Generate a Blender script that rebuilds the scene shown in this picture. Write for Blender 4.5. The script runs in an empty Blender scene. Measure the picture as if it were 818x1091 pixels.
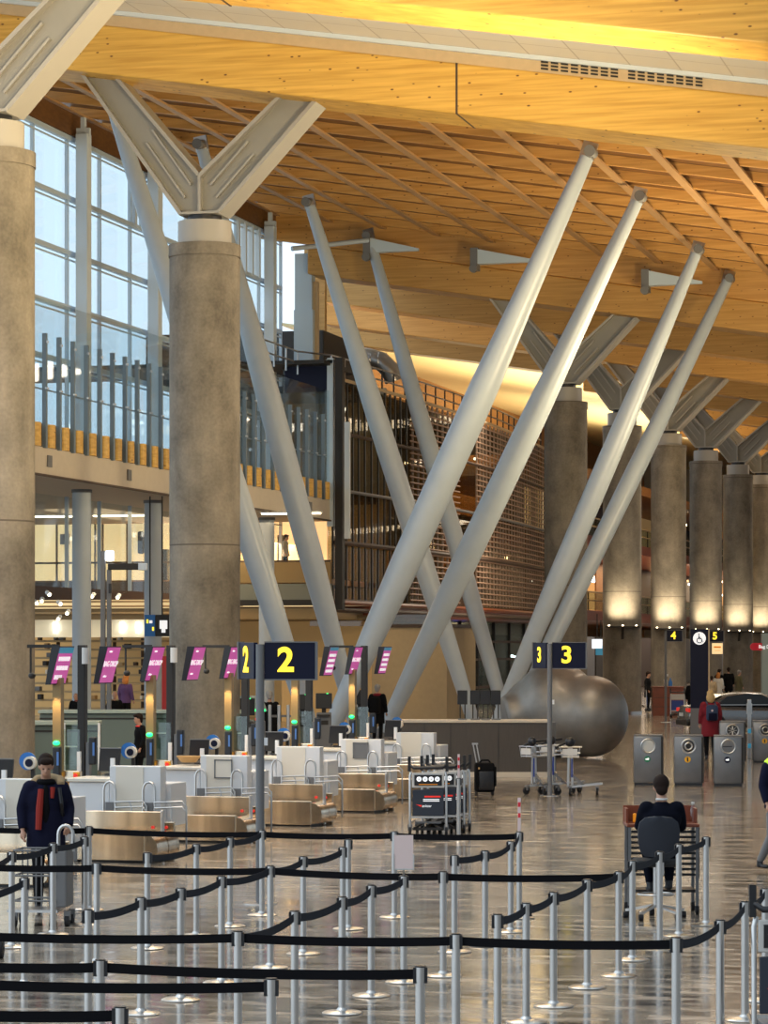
import bpy, bmesh, math, random
from mathutils import Vector, Matrix
random.seed(7)
C = bpy.context.scene.collection
S = bpy.context.scene
PI = math.pi
# ------------------------------------------------------------ camera
CX, CY, CZ = 21.97, -66.0, 3.0
TH = math.radians(14.77)
SN, CS = math.sin(TH), math.cos(TH)
cam = bpy.data.cameras.new('camera'); co = bpy.data.objects.new('camera', cam); C.objects.link(co)
co.location = (CX, CY, CZ); co.rotation_euler = (PI/2, 0, TH)
cam.sensor_fit = 'HORIZONTAL'; cam.sensor_width = 36; cam.lens = 36*3000/818
cam.shift_y = (690-545.5)/818; cam.clip_end = 1000
S.camera = co
# ------------------------------------------------------------ world, exposure
S.view_settings.view_transform = 'Standard'; S.view_settings.look = 'None'
S.view_settings.gamma = 1; S.view_settings.use_curve_mapping = False
S.view_settings.exposure = 0.16
w = bpy.data.worlds.new('sky'); S.world = w; w.use_nodes = True
bg = w.node_tree.nodes['Background']
wn = w.node_tree; tcw = wn.nodes.new('ShaderNodeTexCoord'); sxw = wn.nodes.new('ShaderNodeSeparateXYZ'); mrw = wn.nodes.new('ShaderNodeMapRange')
wn.links.new(tcw.outputs['Generated'], sxw.inputs[0]); wn.links.new(sxw.outputs[0], mrw.inputs[0])
mrw.inputs[1].default_value = -.55; mrw.inputs[2].default_value = .6; mrw.inputs[3].default_value = 1.5; mrw.inputs[4].default_value = .34
bg.inputs[0].default_value = (0.74, 0.88, 1.0, 1); wn.links.new(mrw.outputs[0], bg.inputs[1])
def light(name, kind, loc, energy, color=(1,1,1), size=1.0, aim=None, size_y=None, spot=None, blend=.6):
    l = bpy.data.lights.new(name, kind); l.energy = energy; l.color = color
    if kind == 'AREA':
        l.size = size
        if size_y: l.shape = 'RECTANGLE'; l.size_y = size_y
    elif kind == 'SUN': l.angle = size
    else: l.shadow_soft_size = size
    if kind == 'SPOT': l.spot_size = spot; l.spot_blend = blend
    o = bpy.data.objects.new(name, l); C.objects.link(o); o.location = loc
    if aim is not None:
        o.rotation_euler = (Vector(aim)-Vector(loc)).to_track_quat('-Z', 'Y').to_euler()
    return o
WARM = (1.0, .72, .42)
# hall lighting: added warm fill above the nave without fixtures, uplights washing the timber
for y in (-52, -26, 0, 26, 52, 80, 110):
    light('hall_fill', 'AREA', (9, y, 15.2), 520, (1.0,.84,.66), 5, (7, y, 0))
for y in (-26, -12, 8, 23, 35):
    light('timber_uplight', 'AREA', (12, y, 9.5), 1500 if y < 30 else 800, (1.0,.80,.46), 3, (5, y+2, 18))
for y in (66, 110):
    light('timber_uplight', 'AREA', (8, y, 9), 420, (1.0,.74,.40), 3, (2, y, 18))
for y in (112, 150):
    light('mezzanine_roof_uplight', 'AREA', (-15, y, 14.2), 5200, (1.0,.86,.55), 14, (-15, y+.1, 24), 26)
light('check_in_flood', 'AREA', (2, -20, 9.5), 900, (1.0,.86,.70), 5, (0, -19, 0), 18)  # added fill that warms and brightens the desks, no lamp hangs here
light('mezzanine_roof_uplight', 'AREA', (-18, 60, 15.0), 700, (1.0,.72,.42), 6, (-16, 64, 24))
# ------------------------------------------------------------ pixel to place
def P(px, py, d):
    u = (px-409)/3000.0*d
    return Vector((CX - SN*d + CS*u, CY + CS*d + SN*u, CZ + (690-py)/3000.0*d))
def G(px, d):
    v = P(px, 690, d); return v.x, v.y
def dT(px, t): return (t-CX)/(-SN + CS*(px-409)/3000.0)
def dY(px, y): return (y-CY)/(CS + SN*(px-409)/3000.0)
def fl(py): return 9000.0/(py-690)
def GF(px, py): return G(px, fl(py))
def TY(px, t):                       # y on the plane x=t seen at px
    return G(px, dT(px, t))[1]
# ------------------------------------------------------------ materials
def nt(name):
    m = bpy.data.materials.new(name); m.use_nodes = True
    n = m.node_tree; return m, n, n.nodes['Principled BSDF']
def mat(name, col, rough=.5, metal=0, spec=.5, emit=0, noise=0, nscale=5, bump=0, bscale=None, stretch=None, alpha=1):
    m, n, b = nt(name); N = n.nodes; L = n.links
    c = (*col, 1)
    b.inputs['Base Color'].default_value = c; b.inputs['Roughness'].default_value = rough
    b.inputs['Metallic'].default_value = metal; b.inputs['Specular IOR Level'].default_value = spec
    if emit:
        b.inputs['Emission Color'].default_value = c; b.inputs['Emission Strength'].default_value = emit
    if alpha < 1: b.inputs['Alpha'].default_value = alpha
    if noise or bump:
        tc = N.new('ShaderNodeTexCoord'); mp = N.new('ShaderNodeMapping'); L.new(tc.outputs['Object'], mp.inputs[0])
        if stretch: mp.inputs['Scale'].default_value = stretch
        nz = N.new('ShaderNodeTexNoise'); nz.inputs['Scale'].default_value = nscale; nz.inputs['Detail'].default_value = 6
        L.new(mp.outputs[0], nz.inputs[0])
        if noise:
            r = N.new('ShaderNodeMapRange'); r.inputs[1].default_value = .3; r.inputs[2].default_value = .7
            r.inputs[3].default_value = 1-noise; r.inputs[4].default_value = 1+noise
            L.new(nz.outputs[0], r.inputs[0])
            mx = N.new('ShaderNodeVectorMath'); mx.operation = 'SCALE'; mx.inputs[0].default_value = col
            L.new(r.outputs[0], mx.inputs['Scale']); L.new(mx.outputs[0], b.inputs['Base Color'])
        if bump:
            bp = N.new('ShaderNodeBump'); bp.inputs['Strength'].default_value = bump
            L.new(nz.outputs[0], bp.inputs['Height']); L.new(bp.outputs[0], b.inputs['Normal'])
    return m
def floor_mat():
    m, n, b = nt('stone_floor'); N = n.nodes; L = n.links
    tc = N.new('ShaderNodeTexCoord')
    br = N.new('ShaderNodeTexBrick'); br.inputs['Scale'].default_value = 1
    br.inputs['Brick Width'].default_value = .7; br.inputs['Row Height'].default_value = .3
    br.inputs['Mortar Size'].default_value = .006; br.inputs['Bias'].default_value = 0
    br.inputs['Color1'].default_value = (.44,.345,.255,1); br.inputs['Color2'].default_value = (.085,.075,.065,1)
    br.inputs['Mortar'].default_value = (.08,.07,.06,1); br.offset = .37; br.offset_frequency = 2
    L.new(tc.outputs['Object'], br.inputs[0])
    n1 = N.new('ShaderNodeTexNoise'); n1.inputs['Scale'].default_value = .18; n1.inputs['Detail'].default_value = 3
    L.new(tc.outputs['Object'], n1.inputs[0])
    mp = N.new('ShaderNodeMapping'); mp.inputs['Scale'].default_value = (1.1, 3, 1); L.new(tc.outputs['Object'], mp.inputs[0])
    n2 = N.new('ShaderNodeTexNoise'); n2.inputs['Scale'].default_value = 1.5; n2.inputs['Detail'].default_value = 5
    L.new(mp.outputs[0], n2.inputs[0])
    mix = N.new('ShaderNodeMixRGB'); mix.blend_type = 'MIX'
    mix.inputs[2].default_value = (.27,.235,.195,1)
    n1r = N.new('ShaderNodeMath'); n1r.operation = 'MULTIPLY'; n1r.inputs[1].default_value = .6; L.new(n1.outputs[0], n1r.inputs[0]); L.new(n1r.outputs[0], mix.inputs[0]); L.new(br.outputs[0], mix.inputs[1])
    rr = N.new('ShaderNodeMapRange'); rr.inputs[1].default_value=.35; rr.inputs[2].default_value=.65; rr.inputs[3].default_value = .45; rr.inputs[4].default_value = 1.6
    L.new(n2.outputs[0], rr.inputs[0])
    v = N.new('ShaderNodeVectorMath'); v.operation = 'SCALE'; L.new(mix.outputs[0], v.inputs[0]); L.new(rr.outputs[0], v.inputs['Scale'])
    L.new(v.outputs[0], b.inputs['Base Color'])
    r2 = N.new('ShaderNodeMapRange'); r2.inputs[1].default_value=.3; r2.inputs[2].default_value=.7; r2.inputs[3].default_value = .07; r2.inputs[4].default_value = .2
    L.new(n2.outputs[0], r2.inputs[0]); L.new(r2.outputs[0], b.inputs['Roughness'])
    b.inputs['Specular IOR Level'].default_value = .55
    bp = N.new('ShaderNodeBump'); bp.inputs['Strength'].default_value = .12; bp.inputs['Distance'].default_value = .004
    L.new(br.outputs['Fac'], bp.inputs['Height']); L.new(bp.outputs[0], b.inputs['Normal'])
    return m
def wood_mat(name, c1, c2, knots=True, rough=.45, stretch=(.35, 3, 9)):
    m, n, b = nt(name); N = n.nodes; L = n.links
    tc = N.new('ShaderNodeTexCoord'); mp = N.new('ShaderNodeMapping'); mp.inputs['Scale'].default_value = stretch
    L.new(tc.outputs['Object'], mp.inputs[0])
    nz = N.new('ShaderNodeTexNoise'); nz.inputs['Scale'].default_value = 1.3; nz.inputs['Detail'].default_value = 8; L.new(mp.outputs[0], nz.inputs[0])
    cr = N.new('ShaderNodeValToRGB'); cr.color_ramp.elements[0].position = .35; cr.color_ramp.elements[1].position = .65
    cr.color_ramp.elements[0].color = (*c1,1); cr.color_ramp.elements[1].color = (*c2,1); L.new(nz.outputs[0], cr.inputs[0])
    out = cr.outputs[0]
    if knots:
        m2 = N.new('ShaderNodeMapping'); m2.inputs['Scale'].default_value = (2.6, 2.6, 5.0); L.new(tc.outputs['Object'], m2.inputs[0])
        vo = N.new('ShaderNodeTexVoronoi'); vo.inputs['Scale'].default_value = 1.0; L.new(m2.outputs[0], vo.inputs[0])
        k = N.new('ShaderNodeMapRange'); k.inputs[1].default_value = .07; k.inputs[2].default_value = .13; k.inputs[3].default_value = 1; k.inputs[4].default_value = 0
        L.new(vo.outputs['Distance'], k.inputs[0])
        mx = N.new('ShaderNodeMixRGB'); L.new(k.outputs[0], mx.inputs[0]); L.new(out, mx.inputs[1]); mx.inputs[2].default_value = (.16,.06,.015,1)
        out = mx.outputs[0]
    L.new(out, b.inputs['Base Color']); b.inputs['Roughness'].default_value = rough
    return m
def glass_mat(name, tint=(.93,.97,.985), refl=.10):
    m = bpy.data.materials.new(name); m.use_nodes = True; n = m.node_tree; N = n.nodes; L = n.links
    N.clear(); o = N.new('ShaderNodeOutputMaterial'); t = N.new('ShaderNodeBsdfTransparent'); t.inputs[0].default_value = (*tint,1)
    g = N.new('ShaderNodeBsdfGlossy'); g.inputs['Roughness'].default_value = .03; mx = N.new('ShaderNodeMixShader')
    lw = N.new('ShaderNodeLayerWeight'); lw.inputs[0].default_value = .25
    ad = N.new('ShaderNodeMath'); ad.operation = 'MULTIPLY_ADD'; ad.inputs[1].default_value = .16; ad.inputs[2].default_value = refl; ad.use_clamp = True
    L.new(lw.outputs['Fresnel'], ad.inputs[0]); L.new(ad.outputs[0], mx.inputs[0]); L.new(t.outputs[0], mx.inputs[1]); L.new(g.outputs[0], mx.inputs[2]); L.new(mx.outputs[0], o.inputs[0])
    return m
def tile_mat(name, col, seam, bw, rh, ms=.01, rough=.6, offset=0):
    m, n, b = nt(name); N = n.nodes; L = n.links
    tc = N.new('ShaderNodeTexCoord'); br = N.new('ShaderNodeTexBrick'); br.inputs['Scale'].default_value = 1
    br.inputs['Brick Width'].default_value = bw; br.inputs['Row Height'].default_value = rh; br.inputs['Mortar Size'].default_value = ms
    br.inputs['Color1'].default_value = (*col,1); br.inputs['Color2'].default_value = tuple(c*.95 for c in col)+(1,); br.inputs['Mortar'].default_value = (*seam,1)
    br.offset = offset; L.new(tc.outputs['Object'], br.inputs[0]); L.new(br.outputs[0], b.inputs['Base Color']); b.inputs['Roughness'].default_value = rough
    return m
def concrete_mat():
    m, n, b = nt('concrete'); N = n.nodes; L = n.links
    tc = N.new('ShaderNodeTexCoord')
    n1 = N.new('ShaderNodeTexNoise'); n1.inputs['Scale'].default_value = .9; n1.inputs['Detail'].default_value = 8; n1.inputs['Roughness'].default_value = .65
    L.new(tc.outputs['Object'], n1.inputs[0])
    mp = N.new('ShaderNodeMapping'); mp.inputs['Scale'].default_value = (.8,.8,.25); L.new(tc.outputs['Object'], mp.inputs[0])
    n3 = N.new('ShaderNodeTexNoise'); n3.inputs['Scale'].default_value = 1.6; n3.inputs['Detail'].default_value = 3; L.new(mp.outputs[0], n3.inputs[0])
    n2 = N.new('ShaderNodeTexNoise'); n2.inputs['Scale'].default_value = 14; n2.inputs['Detail'].default_value = 6; L.new(tc.outputs['Object'], n2.inputs[0])
    a = N.new('ShaderNodeMath'); a.operation = 'ADD'; L.new(n1.outputs[0], a.inputs[0]); L.new(n3.outputs[0], a.inputs[1])
    a2 = N.new('ShaderNodeMath'); a2.operation = 'MULTIPLY_ADD'; L.new(n2.outputs[0], a2.inputs[0]); a2.inputs[1].default_value = .35; L.new(a.outputs[0], a2.inputs[2])
    cr = N.new('ShaderNodeValToRGB'); cr.color_ramp.elements[0].position = .45; cr.color_ramp.elements[1].position = .80
    cr.color_ramp.elements[0].color = (.10,.085,.066,1); cr.color_ramp.elements[1].color = (.33,.285,.225,1)
    s = N.new('ShaderNodeMath'); s.operation = 'MULTIPLY'; s.inputs[1].default_value = .5; L.new(a2.outputs[0], s.inputs[0]); L.new(s.outputs[0], cr.inputs[0])
    sx = N.new('ShaderNodeSeparateXYZ'); L.new(tc.outputs['Object'], sx.inputs[0])
    md = N.new('ShaderNodeMath'); md.operation = 'MODULO'; md.inputs[1].default_value = 7.4; zo = N.new('ShaderNodeMath'); zo.inputs[1].default_value = 1.9; L.new(sx.outputs[2], zo.inputs[0]); L.new(zo.outputs[0], md.inputs[0])
    lt = N.new('ShaderNodeMath'); lt.operation = 'LESS_THAN'; lt.inputs[1].default_value = .035; L.new(md.outputs[0], lt.inputs[0])
    mx = N.new('ShaderNodeMixRGB'); L.new(lt.outputs[0], mx.inputs[0]); L.new(cr.outputs[0], mx.inputs[1]); mx.inputs[2].default_value = (.10,.08,.06,1)
    L.new(mx.outputs[0], b.inputs['Base Color']); b.inputs['Roughness'].default_value = .75
    bp = N.new('ShaderNodeBump'); bp.inputs['Strength'].default_value = .25; bp.inputs['Distance'].default_value = .03
    L.new(a2.outputs[0], bp.inputs['Height']); L.new(bp.outputs[0], b.inputs['Normal'])
    return m
MT = dict(
 floor=floor_mat(), conc=concrete_mat(),
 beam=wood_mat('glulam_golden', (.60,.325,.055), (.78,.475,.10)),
 beamf=wood_mat('glulam_shaded', (.44,.23,.055), (.56,.31,.085)), brownl=mat('brown_steel', (.27,.20,.155), .6), glassc=glass_mat('low_reflection_glass', (.96,.96,.94), .01), amberb=mat('amber_box', (.75,.38,.01), .5),  # far beams: same wood as the golden glulam, darkened where less light reaches
 bluescr=mat('blue_screen', (.02,.12,.9), .3, emit=1.3), roomn=mat('neutral_room_wall', (.50,.42,.30), .7),
 ceilw=mat('pale_yellow_timber', (.80,.66,.36), .5, noise=.06, nscale=2, stretch=(.3,3,1)),
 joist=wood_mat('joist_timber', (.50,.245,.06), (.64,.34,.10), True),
 deck=wood_mat('deck_timber', (.12,.05,.015), (.17,.075,.022), False),  # deck colour darkened to carry the shade in the gaps between joists
 batten=wood_mat('batten_timber', (.42,.235,.10), (.50,.29,.13), False, stretch=(3,.3,3)),
 wood2=wood_mat('dark_timber', (.30,.13,.04), (.42,.20,.06), False),
 white_panel=tile_mat('white_ceiling_tile', (.86,.85,.80), (.6,.58,.54), 1.2, 1.2, .02),
 tan=mat('tan_fascia', (.58,.43,.26), .6, noise=.05),
 steel=mat('brushed_steel', (.62,.60,.58), .28, 1, noise=.05, nscale=3),
 tubew=mat('pale_grey_paint', (.43,.49,.56), .36, 0, .5, noise=.03, nscale=2),
 armp=mat('warm_grey_paint', (.27,.26,.235), .45, 0, .5, noise=.04, nscale=2),
 armd=mat('grey_paint_edge', (.36,.34,.31), .45),
 white=mat('white_paint', (.76,.76,.77), .4), offw=mat('cream_laminate', (.80,.73,.62), .4),
 cream=mat('cream_render', (.62,.54,.44), .7, noise=.03), beige=mat('beige_board', (.47,.35,.20), .7, noise=.04),
 black=mat('black_plastic', (.012,.012,.015), .4), blackm=mat('black_matte', (.02,.02,.022), .75),
 rubber=mat('dark_rubber', (.018,.018,.02), .7, spec=.3), belt=mat('black_webbing', (.006,.006,.008), .8, spec=.12),
 beltg=mat('grey_webbing', (.032,.035,.045), .8, spec=.15),
 navy=mat('navy_sign', (.005,.007,.028), .5, spec=.25), yellow=mat('yellow_lettering', (1.0,.72,.04), .5, emit=1.1),
 whitetx=mat('white_lettering', (.95,.95,.95), .5, emit=.6), pink=mat('magenta_screen', (.40,.06,.25), .3, emit=.75),
 blueh=mat('blue_screen_header', (.03,.20,.32), .3, emit=.5), handscr=mat('handset_screen', (.05,.12,.3), .3, emit=.4), redled=mat('red_button', (.8,.03,.02), .4, emit=.4),
 green=mat('green_lamp', (.02,1,.22), .4, emit=2.2), blue=mat('blue_plastic', (.02,.16,.50), .4),
 dark=mat('dark_grey_paint', (.032,.029,.027), .5, spec=.3), grey=mat('mid_grey_paint', (.17,.17,.175), .5),
 counter=mat('dark_taupe_panel', (.075,.062,.052), .5, noise=.08, nscale=8, stretch=(4,4,.3)),
 binm=mat('gunmetal_steel', (.20,.20,.205), .35, .6, noise=.06), binl=mat('pale_glass_disc', (.55,.55,.52), .2),
 cabsteel=mat('stainless_panel', (.80,.66,.49), .24, 1, noise=.32, nscale=1.8, stretch=(2.4,2.4,.12), bump=.25),  # stretched noise paints streaky reflections into the steel colour
 glass=glass_mat('clear_glass'), glassg=glass_mat('greenish_glass', (.80,.88,.84), .10), glassd=glass_mat('smoked_glass', (.72,.66,.54), .06),
 glassb=glass_mat('pale_blue_glass', (.91,.965,.985), .08),
 greenc=mat('grey_green_laminate', (.13,.165,.145), .45), greent=mat('pale_green_top', (.36,.42,.37), .4),
 copper=mat('copper_slat', (.43,.27,.19), .5, .2), sculpt=mat('patinated_steel', (.24,.225,.205), .42, .6, noise=.22, nscale=1.6, bump=.05),
 lamp=mat('lamp_glow', (1.0,.80,.5), .5, emit=8), lampw=mat('cool_lamp_glow', (.85,.93,1.0), .5, emit=5),
 glowwall=mat('glowing_cream_wall', (.90,.66,.33), .7, emit=.75), glowroom=mat('glowing_room_wall', (.66,.42,.17), .7, emit=.12),  # room light put into these surfaces as their own glow
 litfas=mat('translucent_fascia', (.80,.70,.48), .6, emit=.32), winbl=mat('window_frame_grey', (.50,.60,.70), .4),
 mull=mat('mullion_paint', (.62,.69,.76), .4), postb=mat('blue_grey_post', (.16,.21,.26), .4), brownf=mat('brown_band', (.075,.045,.03), .6), perf=mat('perforated_panel', (.19,.20,.175), .6),
 goldp=mat('bronze_panel', (.30,.20,.085), .45, .3), red=mat('red_panel', (.32,.012,.012), .5), redsign=mat('red_sign', (.50,.015,.03), .5, emit=.2),
 darkint=mat('dim_interior', (.045,.038,.032), .8), skin=mat('skin', (.50,.27,.18), .5), hairb=mat('brown_hair', (.018,.009,.006), .8, spec=.2, bump=.4, nscale=60),
 hairy=mat('blond_hair', (.55,.36,.15), .7), hairo=mat('orange_hair', (.55,.20,.04), .7), hairg=mat('grey_hair', (.30,.28,.26), .8),
 navyc=mat('navy_cloth', (.008,.009,.026), .95, spec=.15), blackc=mat('black_cloth', (.006,.006,.007), .95, spec=.15), suit=mat('dark_suit', (.004,.005,.011), .95, spec=.12),
 redc=mat('crimson_wool', (.20,.008,.018), .9), redl=mat('red_lining', (.28,.018,.010), .85), purple=mat('purple_knit', (.10,.05,.16), .9),
 olive=mat('olive_cloth', (.12,.11,.06), .9), tanc=mat('tan_cloth', (.35,.27,.17), .9), whitec=mat('white_cloth', (.65,.63,.6), .9),
 fur=mat('tan_fur', (.38,.27,.15), .95, bump=.8, nscale=50), hiviz=mat('hi_vis_yellow', (.65,.95,.05), .6, emit=.12), reflt=mat('reflective_band', (.6,.62,.62), .4),
 mahog=mat('mahogany', (.22,.05,.02), .35, noise=.1), paint=mat('silver_car_paint', (.30,.31,.32), .2, .8), cglass=mat('car_glass', (.02,.025,.03), .08),
 pinkp=mat('pale_pink_paper', (.78,.62,.60), .7), kraft=mat('wicker', (.50,.30,.12), .8), orange=mat('amber_button', (.9,.30,.01), .5, emit=.3),
 bluep=mat('royal_blue_panel', (.02,.05,.30), .4), adnavy=mat('charcoal_navy_panel', (.025,.032,.05), .4), slat=mat('shelf_slat_tan', (.40,.28,.14), .6, emit=.05),
 screen=mat('white_screen', (.85,.93,1), .4, emit=1.0), duct=mat('spiral_duct', (.50,.46,.42), .3, .9),
)
# ------------------------------------------------------------ mesh tools
class B:
    def __init__(s): s.bm = bmesh.new()
    def _new(s, verts, faces):
        vs = [s.bm.verts.new(v) for v in verts]
        for f in faces:
            try: s.bm.faces.new([vs[i] for i in f])
            except ValueError: pass
        return vs
    def box(s, c, d, rz=0, bev=0):
        x, y, z = d[0]/2, d[1]/2, d[2]/2; cz, sz = math.cos(rz), math.sin(rz)
        pts = []
        for a in (-x, x):
            for b in (-y, y):
                for e in (-z, z): pts.append((c[0]+a*cz-b*sz, c[1]+a*sz+b*cz, c[2]+e))
        vs = s._new(pts, [(0,1,3,2),(4,6,7,5),(0,4,5,1),(2,3,7,6),(0,2,6,4),(1,5,7,3)])
        if bev:
            es = list({e for v in vs for e in v.link_edges}); bmesh.ops.bevel(s.bm, geom=es, offset=bev, segments=2, affect='EDGES', profile=.5)
        return s
    def bar(s, a, b, w, h=None, up=(0,0,1)):
        h = h or w; a, b = Vector(a), Vector(b); d = (b-a).normalized(); u = Vector(up)
        if abs(d.dot(u)) > .98: u = Vector((0,1,0))
        r = d.cross(u).normalized(); u = r.cross(d).normalized()
        pts = [p + r*i*w/2 + u*j*h/2 for p in (a,b) for i,j in ((-1,-1),(1,-1),(1,1),(-1,1))]
        s._new(pts, [(3,2,1,0),(4,5,6,7),(0,1,5,4),(1,2,6,5),(2,3,7,6),(3,0,4,7)]); return s
    def rings(s, rs, cap=True, close=False):
        n = len(rs[0]); allv = [[s.bm.verts.new(p) for p in r] for r in rs]
        m = len(allv)
        for i in range(m if close else m-1):
            a, b = allv[i], allv[(i+1) % m]
            for j in range(n): s.bm.faces.new((a[j], a[(j+1)%n], b[(j+1)%n], b[j]))
        if cap and not close:
            s.bm.faces.new(list(reversed(allv[0]))); s.bm.faces.new(allv[-1])
        return s
    def tube(s, pts, r, n=10, rr=None):
        pts = [Vector(p) for p in pts]
        if rr is None: rr = [r]*len(pts)
        rs = []; up = None
        for i, p in enumerate(pts):
            d = (pts[min(i+1,len(pts)-1)] - pts[max(i-1,0)]).normalized()
            if up is None: up = Vector((0,0,1)) if abs(d.z) < .9 else Vector((0,1,0))
            a = d.cross(up).normalized(); b = a.cross(d).normalized(); up = b
            rs.append([p + (a*math.cos(2*PI*k/n) + b*math.sin(2*PI*k/n))*rr[i] for k in range(n)])
        return s.rings(rs)
    def lathe(s, prof, c=(0,0,0), n=24):
        return s.rings([[(c[0]+r*math.cos(2*PI*k/n), c[1]+r*math.sin(2*PI*k/n), c[2]+z) for k in range(n)] for r, z in prof])
    def loft(s, secs, n=16):      # secs: (x,y,z,rx,ry) stacked horizontal ellipses
        return s.rings([[(x+rx*math.cos(2*PI*k/n), y+ry*math.sin(2*PI*k/n), z) for k in range(n)] for x,y,z,rx,ry in secs])
    def ell(s, c, r, n=12, rot=None):
        ps = []
        for i in range(1, n):
            a = PI*i/n; ring = []
            for k in range(n*2):
                b = PI*k/n; v = Vector((r[0]*math.sin(a)*math.cos(b), r[1]*math.sin(a)*math.sin(b), -r[2]*math.cos(a)))
                if rot: v = rot @ v
                ring.append(Vector(c)+v)
            ps.append(ring)
        return s.rings(ps)
    def prism(s, poly, a, b, axis='y'):   # poly of (u,v); extruded between a and b along axis
        def m(u, v, e): return (u,e,v) if axis=='y' else ((e,u,v) if axis=='x' else (u,v,e))
        return s.rings([[m(u,v,a) for u,v in poly], [m(u,v,b) for u,v in poly]])
    def disc(s, c, r, th, n=20, axis='y'):
        p = [(r*math.cos(2*PI*k/n), r*math.sin(2*PI*k/n)) for k in range(n)]
        if axis == 'y': poly = [(c[0]+u, c[2]+v) for u,v in p]; return s.prism(poly, c[1]-th/2, c[1]+th/2, 'y')
        if axis == 'x': poly = [(c[1]+u, c[2]+v) for u,v in p]; return s.prism(poly, c[0]-th/2, c[0]+th/2, 'x')
        poly = [(c[0]+u, c[1]+v) for u,v in p]; return s.prism(poly, c[2]-th/2, c[2]+th/2, 'z')
    def torus(s, c, R, r, axis='y', n=20, k=8):
        rs = []
        for i in range(n):
            a = 2*PI*i/n; ring = []
            for j in range(k):
                b = 2*PI*j/k; q = R + r*math.cos(b); u, v, e = q*math.cos(a), q*math.sin(a), r*math.sin(b)
                ring.append((c[0]+u, c[1]+e, c[2]+v) if axis=='y' else ((c[0]+e, c[1]+u, c[2]+v) if axis=='x' else (c[0]+u, c[1]+v, c[2]+e)))
            rs.append(ring)
        return s.rings(rs, close=True)
def obj(name, b, m, parent=None, smooth=False, loc=None, rz=0, bev=0, remesh=0):
    bmesh.ops.recalc_face_normals(b.bm, faces=b.bm.faces)
    me = bpy.data.meshes.new(name); b.bm.to_mesh(me); b.bm.free()
    me.materials.append(MT[m] if isinstance(m, str) else m)
    o = bpy.data.objects.new(name, me); C.objects.link(o)
    if remesh:
        md = o.modifiers.new('r', 'REMESH'); md.mode = 'VOXEL'; md.voxel_size = remesh; md.use_smooth_shade = True
        sm = o.modifiers.new('s', 'SMOOTH'); sm.iterations = max(4, int(remesh*400)) if remesh > .05 else 4; sm.factor = .5
        dg = bpy.context.evaluated_depsgraph_get(); me2 = bpy.data.meshes.new_from_object(o.evaluated_get(dg))
        o.modifiers.clear(); o.data = me2; bpy.data.meshes.remove(me); me = me2; me.name = name
        if not me.materials: me.materials.append(MT[m])
    if smooth or remesh:
        for p in me.polygons: p.use_smooth = True
        if smooth and not remesh: me.set_sharp_from_angle(angle=math.radians(40))
    if bev:
        md = o.modifiers.new('bevel', 'BEVEL'); md.width = bev; md.segments = 2; md.limit_method = 'ANGLE'
    if parent: o.parent = parent
    if loc is not None: o.location = loc
    if rz: o.rotation_euler = (0,0,rz)
    return o
def tag(o, label, cat, group=None):
    o['label'] = label; o['category'] = cat
    if group: o['group'] = group
    return o
def thing(name, label, cat, loc=(0,0,0), rz=0, group=None):
    o = bpy.data.objects.new(name, None); C.objects.link(o); o.location = loc; o.rotation_euler = (0,0,rz); o.empty_display_size = .2
    return tag(o, label, cat, group)
def struct(name, b, m, smooth=False, **k):
    o = obj(name, b, m, None, smooth, **k); o['kind'] = 'structure'; return o
def dup(root, loc=None, rz=None, label=None, group=None):
    kids = {}
    for o in root.children_recursive: kids.setdefault(o.parent.name, []).append(o)
    def rec(o, par):
        c = o.copy(); C.objects.link(c)
        if par: c.parent = par
        for ch in kids.get(o.name, []): rec(ch, c)
        return c
    r = rec(root, None)
    if loc is not None: r.location = loc
    if rz is not None: r.rotation_euler = (0,0,rz)
    if label: r['label'] = label
    if group: r['group'] = group
    return r
def text(name, s, size, m, parent, loc, rot=(PI/2,0,0), off=0, ext=.004, sx=1):
    cu = bpy.data.curves.new(name, 'FONT'); cu.body = s; cu.size = size; cu.align_x = 'CENTER'; cu.align_y = 'CENTER'; cu.extrude = ext; cu.offset = off
    o = bpy.data.objects.new(name, cu); C.objects.link(o); dg = bpy.context.evaluated_depsgraph_get()
    me = bpy.data.meshes.new_from_object(o.evaluated_get(dg)); bpy.data.objects.remove(o); me.materials.clear(); me.materials.append(MT[m])
    q = bpy.data.objects.new(name, me); C.objects.link(q); q.location = loc; q.rotation_euler = rot; q.scale = (sx,1,1)
    if parent: q.parent = parent
    return q
ORD = ['first','second','third','fourth','fifth','sixth','seventh','eighth','ninth','tenth','eleventh','twelfth','thirteenth','fourteenth','fifteenth','sixteenth','seventeenth','eighteenth','nineteenth','twentieth']
def zb(t): return 16.7 - .158*t       # underside of the main beams
def zg(t): return 18.9 - .158*t      # underside of the joist grid
def zc(t): return 18.27 - .158*t      # white bay ceiling
# ============================================================ STRUCTURE
b = B(); b.box((0, 70, -.1), (130, 330, .2)); struct('floor', b, 'floor')
def slope_box(b, t0, t1, y0, y1, f, h):     # sloping slab: underside f(t), thickness h
    p = []
    for t in (t0, t1):
        for y in (y0, y1):
            for e in (0, h): p.append((t, y, f(t)+e))
    b._new(p, [(0,1,3,2),(4,6,7,5),(0,4,5,1),(2,3,7,6),(0,2,6,4),(1,5,7,3)]); return b
ROWC = [46.2, 59.4, 72.7, 85.5, 98.5, 109.5]
rows = [-12.5, 0.0] + ROWC + [122.5, 135.5, 148.5, 161.5]
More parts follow.
